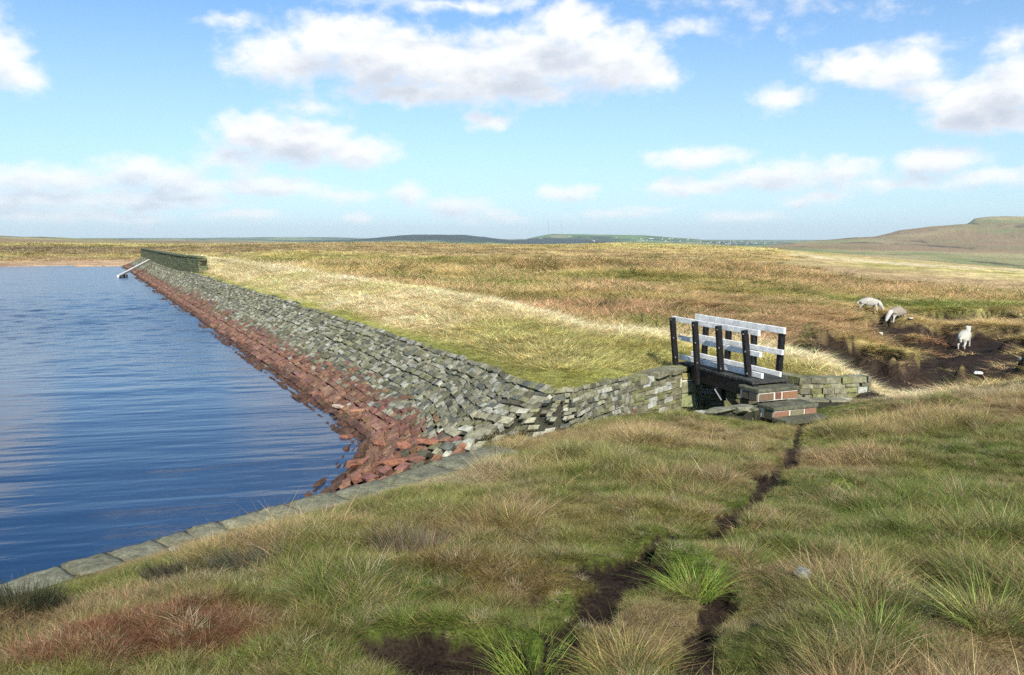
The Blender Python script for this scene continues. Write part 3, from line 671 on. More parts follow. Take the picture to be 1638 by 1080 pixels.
while u < 1.04:
    rowoff = rg.uniform(-.035, .025) if row % 3 else rg.uniform(.0, .045); rowcol = rg.uniform(.85, 1.15); du = rg.uniform(.016, .029)
    sl = []; s = 0.
    while s < SA[-1]:
        dist = np.interp(s, SA, np.hypot(P2[:, 0], P2[:, 1])); big = 1. if dist < 40 else (1.3 if dist < 70 else 1.8)
        L = rg.uniform(.10, .24)*big if rg.random() < .8 else rg.uniform(.24, .42)*big
        L *= .78 if dist < 19 else 1.; sl.append((s, L)); s += L*1.02
    sl = np.array(sl); uj = u+rg.normal(0, .0022, len(sl))+.006*fbm(sl[:, 0]/2.5, sl[:, 0]*0+row*.05, 2, 145); mid = sl[:, 0]+sl[:, 1]/2
    PP = lofted(mid, uj); A1 = lofted(sl[:, 0], uj); A2 = lofted(sl[:, 0]+sl[:, 1], uj); B1 = lofted(mid, uj-.03); B2 = lofted(mid, uj+.03)
    AX = A2-A1; AX /= np.linalg.norm(AX, axis=1)[:, None]+1e-9; AY = B2-B1; AY /= np.linalg.norm(AY, axis=1)[:, None]+1e-9
    NN = np.cross(AX, AY); NN /= np.linalg.norm(NN, axis=1)[:, None]+1e-9; NN *= np.sign(NN[:, 2:3])
    RNs = np.interp(mid, SA, RN); nz_ = fbm(PP[:, 0]/2, PP[:, 1]/2, 2, 141); tb = fbm(PP[:, 0]*1.1, PP[:, 1]*1.1, 3, 143)
    for i in range(len(sl)):
        if PP[i, 2] < -3.97: continue
        slope = math.hypot(RNs[i], 1.6); wild = 1+(2.8*max(0, tb[i]+.1) if PP[i, 1] < 22 else 0)
        B = np.stack([AX[i], AY[i], NN[i]], 1)@np.array(Euler((rg.normal(-.13, .035*wild), rg.normal(.0, .035*wild), rg.normal(0, .03*wild))).to_matrix())
        hy = max(.035, slope*du*.56)*rg.uniform(.8, 1.15)
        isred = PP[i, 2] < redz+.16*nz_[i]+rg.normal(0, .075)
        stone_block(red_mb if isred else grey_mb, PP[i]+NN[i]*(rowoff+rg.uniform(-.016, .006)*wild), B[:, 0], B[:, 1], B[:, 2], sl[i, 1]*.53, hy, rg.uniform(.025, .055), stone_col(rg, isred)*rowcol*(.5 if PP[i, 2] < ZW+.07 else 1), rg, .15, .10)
    u += du; row += 1
tolocal(grey_mb.build('grey_pitching', M['stone']), dam_root); tolocal(red_mb.build('red_pitching', M['red']), dam_root)

# coursed block walls -------------------------------------------------------------
def polyline_at(poly, s):
    s0 = 0
    for a, b in zip(poly[:-1], poly[1:]):
        L = math.dist(a, b)
        if s <= s0+L or b == poly[-1]:
            t = (s-s0)/L; d = (np.array(b)-np.array(a))/L
            return np.array(a)+(np.array(b)-np.array(a))*t, d
        s0 += L
def coursed(mb, poly, z0, z1f, side, hmin=.09, hmax=.17, lmin=.18, lmax=.5, depth=.30, colf=None, rg=rg, z0f=None):
    """side: +1/-1, which side of the run the face looks to"""
    Lt = sum(math.dist(a, b) for a, b in zip(poly[:-1], poly[1:])); z = z0
    ztop = max(z1f(0), z1f(Lt))+.05
    while z < ztop:
        h = rg.uniform(hmin, hmax); s = rg.uniform(-.2, 0)
        while s < Lt:
            L = rg.uniform(lmin, lmax); sm = min(max(s+L/2, 0), Lt); p, d = polyline_at(poly, sm); n = np.array([d[1], -d[0]])*side
            if z+h*.6 < z1f(sm) and s+L > 0.02:
                e = min(s+L, Lt)-max(s, 0); P = np.array([*(p-n*depth*.5+n*rg.normal(0, .012)), z+h/2])
                mb.box(P, np.array([*d, 0]), np.array([*n, 0]), np.array([0, 0, 1.]), e/2*.965, depth*.5, h/2*.93, colf(rg), jit=.006)
            s += L
        z += h
    # dark joint filling behind the stones
    for a, b in zip(poly[:-1], poly[1:]):
        a = np.array(a); b = np.array(b); L = np.linalg.norm(b-a); d = (b-a)/L; n = np.array([d[1], -d[0]])*side
        c = (a+b)/2-n*(depth*.62); sa = 0
        mb.box(np.array([*c, (z0+min(z1f(0), z1f(Lt)))/2-.03]), np.array([*d, 0]), np.array([*n, 0]), np.array([0, 0, 1.]), L/2+.02, depth*.45, (min(z1f(0), z1f(Lt))-z0)/2, np.array([.03, .03, .02]))
def wallcol(rg):
    v = rg.random(); c = np.array([.20, .19, .125])*rg.uniform(.6, 1.35)
    if v < .1: c = np.array([.42, .42, .36])
    elif v < .3: c = np.array([.22, .22, .10])*rg.uniform(.7, 1.1)
    return c
mb = MB(); wpoly = [CREST[-2]]+WALLN
coursed(mb, wpoly, -3.98, lambda s: -2.46-.24*min(1, s/3.9), +1, hmin=.06, hmax=.12, lmin=.12, lmax=.34, colf=wallcol)
cw = empty('channel_wall', (*WALLN[1], -3.9)); tag(cw, 'coursed drystone wall curving from the dam end to the footbridge abutment', 'wall')
tolocal(mb.build('masonry', M['stone'], bevel=.012), cw)
# cap stones of the abutment
mb = MB()
for s, L in ((3.0, .5), (3.55, .42), (4.05, .5)):
    p, d = polyline_at(wpoly, min(s, 4.6)); n = np.array([d[1], -d[0]])
    mb.box(np.array([*(p-n*.14), -2.62-.03*s/4]), np.array([*d, 0]), np.array([*n, 0]), np.array([0, 0, 1.]), L/2, .2, .06, wallcol(rg), jit=.012)
tolocal(mb.build('cap_stone', M['stone'], bevel=.015), cw)
mb = MB()
ax = np.array([.92, .39, 0]); ay = np.array([-.39, .92, 0]); azv = np.array([0, 0, 1.])
ab = at(1092, 592, z=-2.70)
mb.box(ab+np.array([.02, -.02, -.10]), ax, ay, azv, .17, .2, .065, (.30, .27, .11), jit=.006)
mb.box(ab+np.array([.02, -.02, -.33]), ax, ay, azv, .18, .2, .11, (.24, .24, .15), jit=.006)
mb.box(ab+np.array([.03, -.01, -.60]), ax, ay, azv, .17, .2, .14, (.23, .25, .12), jit=.006)
mb.box(ab+np.array([-.30, -.14, -.40]), ax, ay, azv, .12, .2, .17, (.22, .22, .13), jit=.006)
tolocal(mb.build('abutment_block', M['stone'], bevel=.012), cw)
mb = MB(); mb.box(ab+np.array([.02, -.01, -.19]), ax, ay, azv, .165, .19, .014); mb.box(ab+np.array([-.155, -.085, -.22]), ax, ay, azv, .012, .19, .12)
tolocal(mb.build('mortar_joint', M['mortar']), cw)
mb = MB(); coursed(mb, WALL_E, -3.98, lambda s: -2.76+.05*min(1, s/3), +1, hmin=.08, hmax=.13, lmin=.16, lmax=.32, colf=wallcol)
o = mb.build('low_stone_wall', M['stone'], bevel=.012); tag(o, 'low grey block wall running right from behind the brick steps', 'wall')
# far shoulder of the channel under the bridge
mb = MB(); coursed(mb, [tuple(np.array(p)) for p in [S_EDGE2[1], (4.05, 13.9), (4.75, 14.5), (5.35, 14.75), (6.2, 14.75)]], -3.98, lambda s: -2.95, -1, colf=wallcol)
o = mb.build('channel_lining_wall', M['stone'], bevel=.01); tag(o, 'dark stone lining of the near channel side under the footbridge', 'wall')

# wave wall at the far end of the crest
mb = MB(); wpts = [dam(7.05, 60), dam(6.62, 67), dam(6.55, 78), dam(6.62, 92), dam(6.8, 108), dam(6.9, 121)]
def wcol(rg): return np.array([.115, .125, .065])*rg.uniform(.7, 1.3)
Lw = sum(math.dist(a, b) for a, b in zip(wpts[:-1], wpts[1:]))
coursed(mb, wpts, -2.75, lambda s: -1.30, -1, hmin=.13, hmax=.19, lmin=.3, lmax=.7, depth=.55, colf=wcol)
ww = empty('wave_wall', (*wpts[0], -2.6)); tag(ww, 'long mossy green-grey stone parapet wall on the far end of the dam crest', 'wall')
tolocal(mb.build('masonry', M['stone']), ww)
mb = MB(); s = 0
while s < Lw-.1:
    L = min(rg.uniform(.8, 1.3), Lw-s); p, d = polyline_at(wpts, s+L/2); n = np.array([-d[1], d[0]])
    mb.box(np.array([*(p-n*.26), -1.25]), np.array([*d, 0]), np.array([*n, 0]), azv, L/2*.99, .31, .055, wcol(rg)*1.1, jit=.008); s += L
tolocal(mb.build('coping', M['stone']), ww)

# coping of the near reservoir wall
cope_root = empty('reservoir_edge_wall', (*COPE[8], -2.4)); tag(cope_root, 'near retaining wall topped with worn pale coping slabs along the water', 'wall')
joints = [azel(p, 0)[0] for p in ()]
Lc = sum(math.dist(a, b) for a, b in zip(COPE[:-1], COPE[1:])); s = 0; k = 0
cl = [sum(math.dist(a, b) for a, b in zip(COPE[:i], COPE[1:i+1])) for i in range(len(COPE))]
jl = [0]
while jl[-1] < cl[5]-.3: jl.append(jl[-1]+rg.uniform(.8, 1.0))
jl[-1] = cl[5]-.25
jl += [cl[5]+.42, cl[7]+.0, cl[8]+.06, cl[9]+.05, cl[10]+.05, cl[11]+.02, cl[12], cl[13]-.1, cl[13]+.5, cl[14]+.1, cl[15]+.05, cl[16]+.05, cl[17]-.1]
jl = sorted(jl)
for s0, s1 in zip(jl[:-1], jl[1:]):
    if s1-s0 < .15: continue
    p0, d0_ = polyline_at(COPE, s0); p1, d1_ = polyline_at(COPE, s1)
    d = p1-p0; L = np.linalg.norm(d); d /= L; n = np.array([-d[1], d[0]])      # towards the water
    bm = bmesh.new(); nx = max(4, int(L/.05)); ny = 9; wd = .46+rg.uniform(-.03, .04); hz = rg.normal(0, .008)
    gap = rg.uniform(.008, .022); sk = rg.normal(0, .04)
    vg = []
    for j in range(ny+1):
        rowv = []
        for i in range(nx+1):
            a_ = gap/2+(L-gap)*i/nx; b_ = -wd*(1-j/ny)+.02
            edge = min(i, nx-i, j, ny-j); dz = -.022 if edge == 0 else (-.005 if edge == 1 else 0)
            q = p0+d*(a_+sk*(b_/wd)*(1 if 0 < i < nx else 1))+n*(b_+rg.normal(0, .005 if edge else .010))
            rowv.append(bm.verts.new((q[0], q[1], -2.40+hz+dz+.016*float(vnoise(q[0]*9, q[1]*9, 5))+.02*float(vnoise(q[0]*2, q[1]*2, 6)))))
        vg.append(rowv)
    for j in range(ny):
        for i in range(nx): bm.faces.new((vg[j][i], vg[j][i+1], vg[j+1][i+1], vg[j+1][i]))
    be = [e for e in bm.edges if e.is_boundary]; ex = bmesh.ops.extrude_edge_only(bm, edges=be)
    for v in ex['geom']:
        if isinstance(v, bmesh.types.BMVert): v.co.z = -2.62
    bmesh.ops.recalc_face_normals(bm, faces=bm.faces[:])
    me = bpy.data.meshes.new('coping_slab'); bm.to_mesh(me); bm.free()
    a = me.attributes.new('col', 'FLOAT_COLOR', 'POINT'); cc = np.array([.185, .18, .12])*rg.uniform(.8, 1.15)
    a.data.foreach_set('color', np.tile(np.array([*cc, 1], dtype=np.float32), len(me.vertices)))
    for p in me.polygons: p.use_smooth = True
    tolocal(link_mesh('coping_slab', me, M['cope']), cope_root)
mb = MB(); coursed(mb, COPE, -4.3, lambda s: -2.60, -1, hmin=.16, hmax=.24, lmin=.3, lmax=.7, depth=.3, colf=wallcol)
tolocal(mb.build('wall_masonry', M['stone']), cope_root)

# ------------------------------------------------------------------ footbridge
br = empty('footbridge', (4.0, 15.4, -2.7)); tag(br, 'small timber footbridge with white rails on black posts over the channel', 'footbridge')
YL, YR, FL, FR = 16.6, 14.4, 17.15, 15.0
def part(mb, name, mat, bevel=.006): tolocal(mb.build(name, mat, bevel=bevel), br)
def rail(l, r, yl, yr, h, back):
    a = at(*l, Y=yl); b = at(*r, Y=yr); mb = MB()
    up_ = np.array([0, 0, 1.]); a[2] -= h/2; b[2] -= h/2
    n = np.array([.92, .39, 0])*back
    mb.beam(a+n, b+n, .055, h); part(mb, 'handrail' if h > .1 else 'rail', M['white'])
rail((1076,505.5), (1215,528.5), YL, YR, .105, .0)
rail((1086,536), (1217.5,563.5), YL, YR, .098, .0)
rail((1088,567), (1220,597.5), YL, YR, .098, .0)
rail((1113,502), (1256,524.5), FL, FR, .12, .0)
rail((1110,533.5), (1252.5,560), FL, FR, .10, .0)
rail((1106.6,562), (1249,595), FL, FR, .10, .0)
def ylerp(px, x0, x1, y0, y1):
    # range along a straight run whose ends are seen at x0 and x1
    k = (px-x0)/(x1-x0); return 1/((1-k)/y0+k/y1)
for (tp, bt, wdt) in (((1081,508), (1087,592), .115), ((1117,514), (1122.5,615), .115), ((1155,521), (1161.5,640), .12), ((1197,528), (1204.5,618), .12)):
    y0 = ylerp(tp[0], 1076, 1217, YL, YR); a = at(*tp, Y=y0); b = at(*bt, Y=y0)
    n = -np.array([.92, .39, 0])*.085; mb = MB(); mb.beam(b+n, a+n, .105, .09, up=(.39, -.92, 0)); part(mb, 'post', M['black'], .008)
for (tp, bt) in (((1125,506), (1120,588)), ((1161,512), (1157,598)), ((1201,519), (1199,606)), ((1246,527), (1239,611))):
    y0 = ylerp(tp[0], 1110, 1252, FL, FR); a = at(*tp, Y=y0); b = at(*bt, Y=y0)
    n = np.array([.92, .39, 0])*.085; mb = MB(); mb.beam(b+n, a+n, .105, .09, up=(.39, -.92, 0)); part(mb, 'post', M['black'], .008)
dl0 = at(1090, 579, Y=YL); dr0 = at(1208, 611, Y=14.15); dl1 = dl0+np.array([.92, .39, 0])*.78; dr1 = dr0+np.array([.92, .39, 0])*.78
npk = 15
for k in range(npk):
    a0, a1 = k/npk, (k+.93)/npk; P = []
    for (t_, s_) in ((a0, 0), (a1, 0), (a1, 1), (a0, 1)):
        P.append((dl0*(1-t_)+dr0*t_) if s_ == 0 else (dl1*(1-t_)+dr1*t_))
    P = np.array(P); o_ = np.array([.92, .39, 0])*.05; P[:2] -= o_*rg.uniform(.6, 1.3)
    mb = MB(); mb.hexa(np.vstack([P-[0, 0, .05], P])); part(mb, 'deck_plank', M['deck'], .005)
for l, r in ((dl0, dr0), (dl1, dr1), ):
    n = np.array([.92, .39, 0])*(.02 if l is dl0 else -.1)
    mb = MB(); mb.beam(l+n-[0, 0, .18], r+n-[0, 0, .18], .11, .24); part(mb, 'bearer', M['black'])
mb = MB(); c0 = (dl0+dr0)/2; mb.beam(at(1143, 622, Y=14.9), at(1154, 640, Y=14.85), .02, .02, (1, 1, 1)); part(mb, 'brace_rod', M['steel'], 0)

for (px, py) in ((1082,511),(1118,520),(1156,527),(1198,534),(1086,540),(1121,548),(1159,556),(1201,562),(1089,571),(1124,580),(1162,589),(1204,597)):
    y0 = ylerp(px, 1076, 1217, YL, YR); c_ = at(px, py, Y=y0)-np.array([.92, .39, 0])*.134; mb = MB(); mb.box(c_, np.array([.92, .39, 0]), np.array([-.39, .92, 0]), azv, .006, .014, .014)
    part(mb, 'bolt', M['steel'], .003)
# brick and slab steps
stp = empty('bridge_steps', (4.7, 13.9, -3.05), 0); tag(stp, 'two brick steps with dark slab treads at the near end of the footbridge', 'steps')
U = np.array([.92, .39, 0]); Vv = np.array([-.39, .92, 0])
def spart(mb, name, mat, bevel=.006): tolocal(mb.build(name, mat, bevel=bevel), stp)
W0, W1, W2 = None, None, None
BR = (.23, .13, .08)
def step(corner, wd, dp, top, bot, bricks, name):
    c = np.array(corner+(0.,)); z = np.array([0, 0, 1.])
    mb = MB(); mb.box(c+U*wd/2+Vv*dp/2+z*(top-.035), U, Vv, z, wd/2+.014, dp/2+.012, .03, jit=.004); spart(mb, 'tread_slab', M['slab'], .012)
    mb = MB(); mb.box(c+U*wd/2+Vv*dp/2+z*((top-.07+bot)/2), U, Vv, z, wd/2-.012, dp/2-.012, (top-.07-bot)/2-.002); spart(mb, 'mortar_bed', M['mortar'], 0)
    x = .0; mb = MB(); h = (top-.07-bot); nb = max(1, round(h/.15))
    for rr_ in range(nb):
        zz = top-.07-(rr_+.5)*h/nb; x = .0
        for (bw, co) in bricks:
            mb.box(c+U*(x+bw*wd/2)+Vv*.05+z*zz, U, Vv, z, bw*wd/2-.019, .055, h/nb/2-.019, co, jit=.003); x += bw*wd
        y = .04
        for bw in (.22, .2):
            if y+bw < dp: mb.box(c+U*.05+Vv*(y+bw/2)+z*zz, U, Vv, z, .055, bw/2-.008, h/nb/2-.010, (.10, .085, .06), jit=.003); y += bw
            mb.box(c+U*(wd-.05)+Vv*(y-bw/2)+z*zz, U, Vv, z, .055, bw/2-.012, h/nb/2-.014, BR, jit=.003)
    spart(mb, 'brick_course', M['brick'], .006)
step((4.36, 13.86), .90, .52, -2.63, -2.86, [(.40, (.17, .115, .07)), (.19, (.17, .08, .05)), (.41, (.25, .13, .07))], 'u')
step((4.50, 13.42), .96, .42, -2.86, -3.10, [(.36, (.25, .125, .08)), (.34, (.20, .18, .11)), (.30, (.26, .14, .09))], 'l')
mb = MB(); mb.box(np.array([4.98, 13.46, -3.07]), U, Vv, azv, .50, .17, .04, jit=.01); spart(mb, 'base_slab', M['slab'], .01)

# ------------------------------------------------------------------ gauge beam lying up the dam face
gb = empty('sloping_gauge_beam', (*dam(4.2, 80), -3.5)); tag(gb, 'long pale beam running from the water up the far dam face', 'beam')
a = at(188.5, 442.5, Y=74); b = at(238.5, 416.3, Y=84)
b[2] = max(b[2], -2.35)
mb = MB(); mb.beam(a, b, .21, .2, (1, 1, 1)); tolocal(mb.build('beam', M['beamc'], bevel=.03), gb)
mb = MB(); c = a*.80+b*.20; mb.beam(c-[0, 0, .15], c-[0, 0, .95], .4, .4, up=(0, 1, 0)); tolocal(mb.build('support_pier', M['slab'], bevel=.03), gb)
mb = MB(); c = a*.93+b*.07; mb.beam(c-[0, 0, .1], c-[0, 0, .6], .22, .22, up=(0, 1, 0)); tolocal(mb.build('support_pier', M['slab'], bevel=.03), gb)

# ------------------------------------------------------------------ loose stones
def hitg(px, py, r0=1.5, r1=3000): return ray_hit(px, py, height, r0, r1)
REDS = [(573,748,.20,.13,.10,'jagged red-brown block at the water corner beside the coping'),(625,745,.26,.12,.09,'broad flat rust block just above the coping slabs'),(655,722,.24,.10,.08,'thin tilted rust slab right of the broad flat block'),
        (545,655,.19,.12,.06,'pale cream broken slab lying on the red stones'),(572,662,.16,.10,.07,'buff orange block beside the pale cream slab'),(610,715,.15,.1,.08,'small orange-red block in the middle of the loose corner stones'),(555,705,.14,.12,.09,'dark red block overhanging the waterline'),(690,712,.22,.09,.06,'rust slab nearest the grass edge of the stone apron')]
for i, (px, py, a, b, c, lab) in enumerate(REDS):
    # stands on the stone face
    dr = ray(px, py); best = None
    zz = -3.2
    p = at(px, py, z=zz)
    for _ in range(6):
        q = lofted(np.linspace(SA[-1]-20, SA[-1], 400)[:, None]*np.ones((1, 60)), np.linspace(0, 1, 60)[None]*np.ones((400, 1))).reshape(-1, 3)
        k = np.argmin((q[:, 0]-p[0])**2+(q[:, 1]-p[1])**2); zz = q[k, 2]; p = at(px, py, z=zz)
    cols = ((.19, .08, .05), (.27, .125, .075)) if i not in (3, 4) else (((.55, .48, .40), (.40, .30, .22)) if i == 3 else ((.42, .24, .13), (.34, .15, .09)))
    o = link_mesh('loose_block', rock_mesh('loose_block', (a, b, c), 200+i, cols, 3, .3, .1), M['red']); o.location = (p[0], p[1], zz+.06); o.rotation_euler = (rg.normal(0, .15), rg.normal(0, .15), rg.uniform(-.5, .9))
    tag(o, lab, 'stone', 'loose blocks at the dam corner')
WST = [(1565,599,.12,.10,.07,'white stone near the clough bottom right of the rushes'),(1633,577,.11,.10,.08,'white stone at the right edge beside the bright green grass'),(1457,510,.12,.08,.05,'small white stone on dark peat just right of the grazing sheep'),(1409,536,.09,.08,.09,'tiny white stone under the peat overhang')]
for i, (px, py, a, b, c, lab) in enumerate(WST):
    h = hitg(px, py, 17, 90)
    o = link_mesh('white_stone', rock_mesh('white_stone', (a, b, c), 300+i, ((.72, .72, .68), (.55, .54, .5))), M['cope']); o.location = (h[0], h[1], h[2]+c*.5); tag(o, lab, 'stone', 'white stones in the clough')
h = hitg(1283, 932); o = link_mesh('grey_stone', rock_mesh('grey_stone', (.045, .04, .05), 320, ((.32, .32, .28), (.2, .2, .17))), M['cope']); o.location = (h[0], h[1], h[2]+.05); tag(o, 'small rounded grey stone among the green tussocks right of the path', 'stone')
SLB = [(1152,647,.34,.16,.07,'long flat grey slab lying in front of the footbridge'),(1187,644,.24,.2,.12,'shorter grey slab between the flat slab and the steps'),(800,660,.22,.12,.10,'big grey slab topping the stone face near its grassy end')]
for i, (px, py, a, b, c, lab) in enumerate(SLB[:2]):
    p = at(px, py, z=-2.80); o = link_mesh('grey_slab', rock_mesh('grey_slab', (a, b, c), 340+i, ((.15, .15, .10), (.22, .21, .15)), 3, .2, .15), M['stone']); o.location = (p[0], p[1], -2.90); o.rotation_euler = (0, 0, .3); tag(o, lab, 'stone')

# ------------------------------------------------------------------ sheep
def sheep(name, verts, edges, loc, rz, scale, cols, label, tilt=0.):
    me = bpy.data.meshes.new('sk'); bm = bmesh.new(); sk = bm.verts.layers.skin.verify(); vs = []
    for i, (x, y, z, r1, r2) in enumerate(verts):
        v = bm.verts.new((x, y, z)); v[sk].radius = (r1, r2); v[sk].use_root = (i == 0); vs.append(v)
    for a, b in edges: bm.edges.new((vs[a], vs[b]))
    bm.to_mesh(me); bm.free(); o = bpy.data.objects.new('sk', me); COL.objects.link(o)
    m = o.modifiers.new('s', 'SKIN'); m.use_smooth_shade = True; m.branch_smoothing = .3
    m = o.modifiers.new('u', 'SUBSURF'); m.levels = 2; m.render_levels = 2
    dg = bpy.context.evaluated_depsgraph_get(); me2 = bpy.data.meshes.new_from_object(o.evaluated_get(dg)); COL.objects.unlink(o)
    n = len(me2.vertices); co = np.empty(n*3); me2.vertices.foreach_get('co', co); co = co.reshape(-1, 3); nn = np.empty(n*3); me2.vertices.foreach_get('normal', nn); nn = nn.reshape(-1, 3)
    hx = verts[4][0]
    fle = sstep(.30, .42, co[:, 2]+(co[:, 0] > .46)*(-.3 if hx > .5 else 0))*(co[:, 0] < .52 if hx > 0 else 1)
    co += nn*(fbm(co[:, 0]*16, co[:, 1]*16+co[:, 2]*13, 2, 4)*.055*fle)[:, None]
    me2.vertices.foreach_set('co', co.ravel())
    c = np.ones((n, 4), dtype=np.float32); c[:, :3] = lerp(np.array(cols[1]), np.array(cols[0]), fle)
    hoof = co[:, 2] < .04; c[hoof, :3] = .05
    mz = (co[:, 0] > verts[5][0]-.02) & (co[:, 2] < .14); 
    a = me2.attributes.new('col', 'FLOAT_COLOR', 'POINT'); a.data.foreach_set('color', c.ravel()); me2.name = name
    o2 = link_mesh(name, me2, M['fleece']); me2.materials.clear(); me2.materials.append(M['fleece'])
    o2.location = loc; o2.rotation_euler = (0, tilt, rz); o2.scale = (scale,)*3
    tag(o2, label, 'sheep', 'sheep grazing by the clough'); return o2
def sheep_skel(head, ph=0.):
    s = .05*ph
    V = [(-.30,0,.60,.27,.28),(0,0,.57,.29,.33),(.30,0,.59,.25,.28)]
    V += [(.48,0,.60 if head != 'graze' else .52,.12,.14)]
    if head == 'graze': V += [(.64,0,.30,.085,.08),(.76,0,.10,.045,.05)]
    else: V += [(.60,0,.82,.085,.085),(.76,0,.76,.05,.05)]
    E = [(0, 1), (1, 2), (2, 3), (3, 4), (4, 5)]
    for sy in (-1, 1):
        k = len(V); V += [(-.34, .13*sy, .44, .11, .09), (-.30+s*sy, .13*sy, .33, .065, .06), (-.42+s*sy, .13*sy, .22, .036, .036), (-.38+s*sy, .13*sy, .01, .034, .034)]; E += [(0, k), (k, k+1), (k+1, k+2), (k+2, k+3)]
        k = len(V); V += [(.30, .11*sy, .42, .085, .075), (.31-s*sy, .11*sy, .24, .042, .042), (.30-s*sy*1.6, .11*sy, .01, .034, .034)]; E += [(2, k), (k, k+1), (k+1, k+2)]
    k = len(V); V += [(-.52, 0, .56, .05, .05), (-.56, 0, .40, .035, .035)]; E += [(0, k), (k, k+1)]
    h = V[4]
    for sy in (-1, 1):
        k = len(V); V += [(h[0]-.03, .11*sy, h[2]+.05, .028, .02)]; E += [(4, k)]
    return V, E
W0 = ((.46, .43, .37), (.58, .56, .52)); W1 = ((.31, .26, .21), (.55, .53, .48)); W2 = ((.50, .48, .41), (.55, .53, .48))  # middle pair: shade on that sheep's back painted in as a browner fleece
def foot(px, py): return hitg(px, py, 18, 120)
h = foot(1389, 500); V, E = sheep_skel('graze', 1.2); sheep('sheep', V, E, h-np.array([0, 0, .02]), R(-12), 1.0*np.hypot(h[0], h[1])/46, W0, 'pale sheep grazing on green turf, leftmost of the three and facing right')
h2 = foot(1434, 516); V, E = sheep_skel('graze', -1.); sheep('sheep', V, E, h2-np.array([0, 0, .02]), R(208), 1.05*np.hypot(h2[0], h2[1])/43, W1, 'sheep painted browner for shade, with lowered head at the peat edge, middle of the three')
h3 = foot(1542, 557); V, E = sheep_skel('up', .8); sheep('sheep', V, E, h3-np.array([0, 0, .02]), R(46), 1.02*np.hypot(h3[0], h3[1])/40, W2, 'cream sheep seen from behind climbing the bare peat slope', tilt=-.12)

# ------------------------------------------------------------------ far country: houses and masts
def house_me(seed):
    rgh = np.random.default_rng(seed); L, Wd, H, Rf = rgh.uniform(9, 20), rgh.uniform(6, 8), rgh.uniform(4.5, 6.5), rgh.uniform(2, 3)
    mb = MB(); wc_ = np.array([.60, .58, .52])*rgh.uniform(.6, 1.1); rc = np.array([.12, .11, .11])*rgh.uniform(.8, 1.6)
    V = [(-L/2,-Wd/2,-3),(L/2,-Wd/2,-3),(L/2,Wd/2,-3),(-L/2,Wd/2,-3),(-L/2,-Wd/2,H),(L/2,-Wd/2,H),(L/2,Wd/2,H),(-L/2,Wd/2,H),(-L/2,0,H+Rf),(L/2,0,H+Rf)]
    mb.add(V, [(0,1,5,4),(1,2,6,5),(2,3,7,6),(3,0,4,7)], [(5,6,9),(7,4,8)], wc_)
    V = [(-L/2-.4,-Wd/2-.4,H-.2),(L/2+.4,-Wd/2-.4,H-.2),(L/2+.4,0,H+Rf+.1),(-L/2-.4,0,H+Rf+.1),(L/2+.4,Wd/2+.4,H-.2),(-L/2-.4,Wd/2+.4,H-.2)]
    mb.add(V, [(0,1,2,3),(3,2,4,5)], col=rc)
    mb.box((L/2-1, 0, H+Rf+.4), np.array([1, 0, 0.]), np.array([0, 1., 0]), azv, .5, .5, 1., (.3, .25, .2))
    for k in range(3):
        mb.box((-L/2+L*(k+.5)/3, -Wd/2-.02, 1.5+H*.35), np.array([1, 0, 0.]), np.array([0, 1., 0]), azv, .6, .05, .8, (.06, .07, .08))
    return mb
hm = []
for k in range(4):
    o = house_me(400+k).build('farmhouse', M['house']); hm.append(o)
rgh = np.random.default_rng(5); spots = []
for _ in range(26): spots.append((rgh.uniform(1020, 1120), rgh.uniform(379.5, 387)))
for _ in range(34): spots.append((rgh.uniform(1120, 1240), rgh.uniform(385, 391)))
spots += [(863, 381), (866, 381.4), (911, 378), (985, 380), (1012, 382), (950, 386), (1150, 389.5), (1213, 388.5)]
n_h = 0
for (px, py) in spots:
    h = ray_hit(px, py, z_moor, 4300, 12000)
    if h is None or math.hypot(h[0], h[1]) > 9000: continue
    if n_h < 4: o = hm[n_h]
    else: o = hm[n_h % 4].copy(); COL.objects.link(o)
    o.location = h; o.rotation_euler = (0, 0, rgh.uniform(-1, 1)); sc_ = rgh.uniform(.6, 1.0); o.scale = (sc_,)*3
    tag(o, 'tiny pale house scattered on the distant hillside below the two masts', 'house', 'houses on the far hillside'); n_h += 1
for (px, pt, pb, lab) in ((877.3, 351, 376.5, 'tall thin radio mast on the far hill, left of the pair'), (898, 354, 376.5, 'thin radio mast on the far hill, right of the pair')):
    h = ray_hit(px, 376, z_moor, 4800, 8000)
    if h is None: h = at(px, 375, Y=6200)
    top = at(px, pt, Y=h[1])[2]; H = top-h[2]; mb = MB()
    e = 1.15
    for sx, sy in ((-e, -e), (e, -e), (0, e)): mb.beam((sx, sy, -2), (sx*.9, sy*.9, H), .45, .45, up=(0, 1, 0))
    kz = 0.
    while kz < H-5:
        for a_, b_ in (((-e, -e), (e, -e)), ((e, -e), (0, e)), ((0, e), (-e, -e))):
            mb.beam((*a_, kz), (*b_, kz+5), .3, .3)
        kz += 5
    rt = empty('radio_mast', h); tag(rt, lab, 'mast', 'masts on the far hill'); mb.build('lattice_tower', M['steel'], rt)
    mb = MB()
    for k in range(3):
        an = k*2.094+.4
        for f_ in (.5, .95): mb.beam((0, 0, H*f_), (math.cos(an)*H*.45, math.sin(an)*H*.45, -6), .10, .10)
    mb.build('guy_wire', M['steel'], rt)

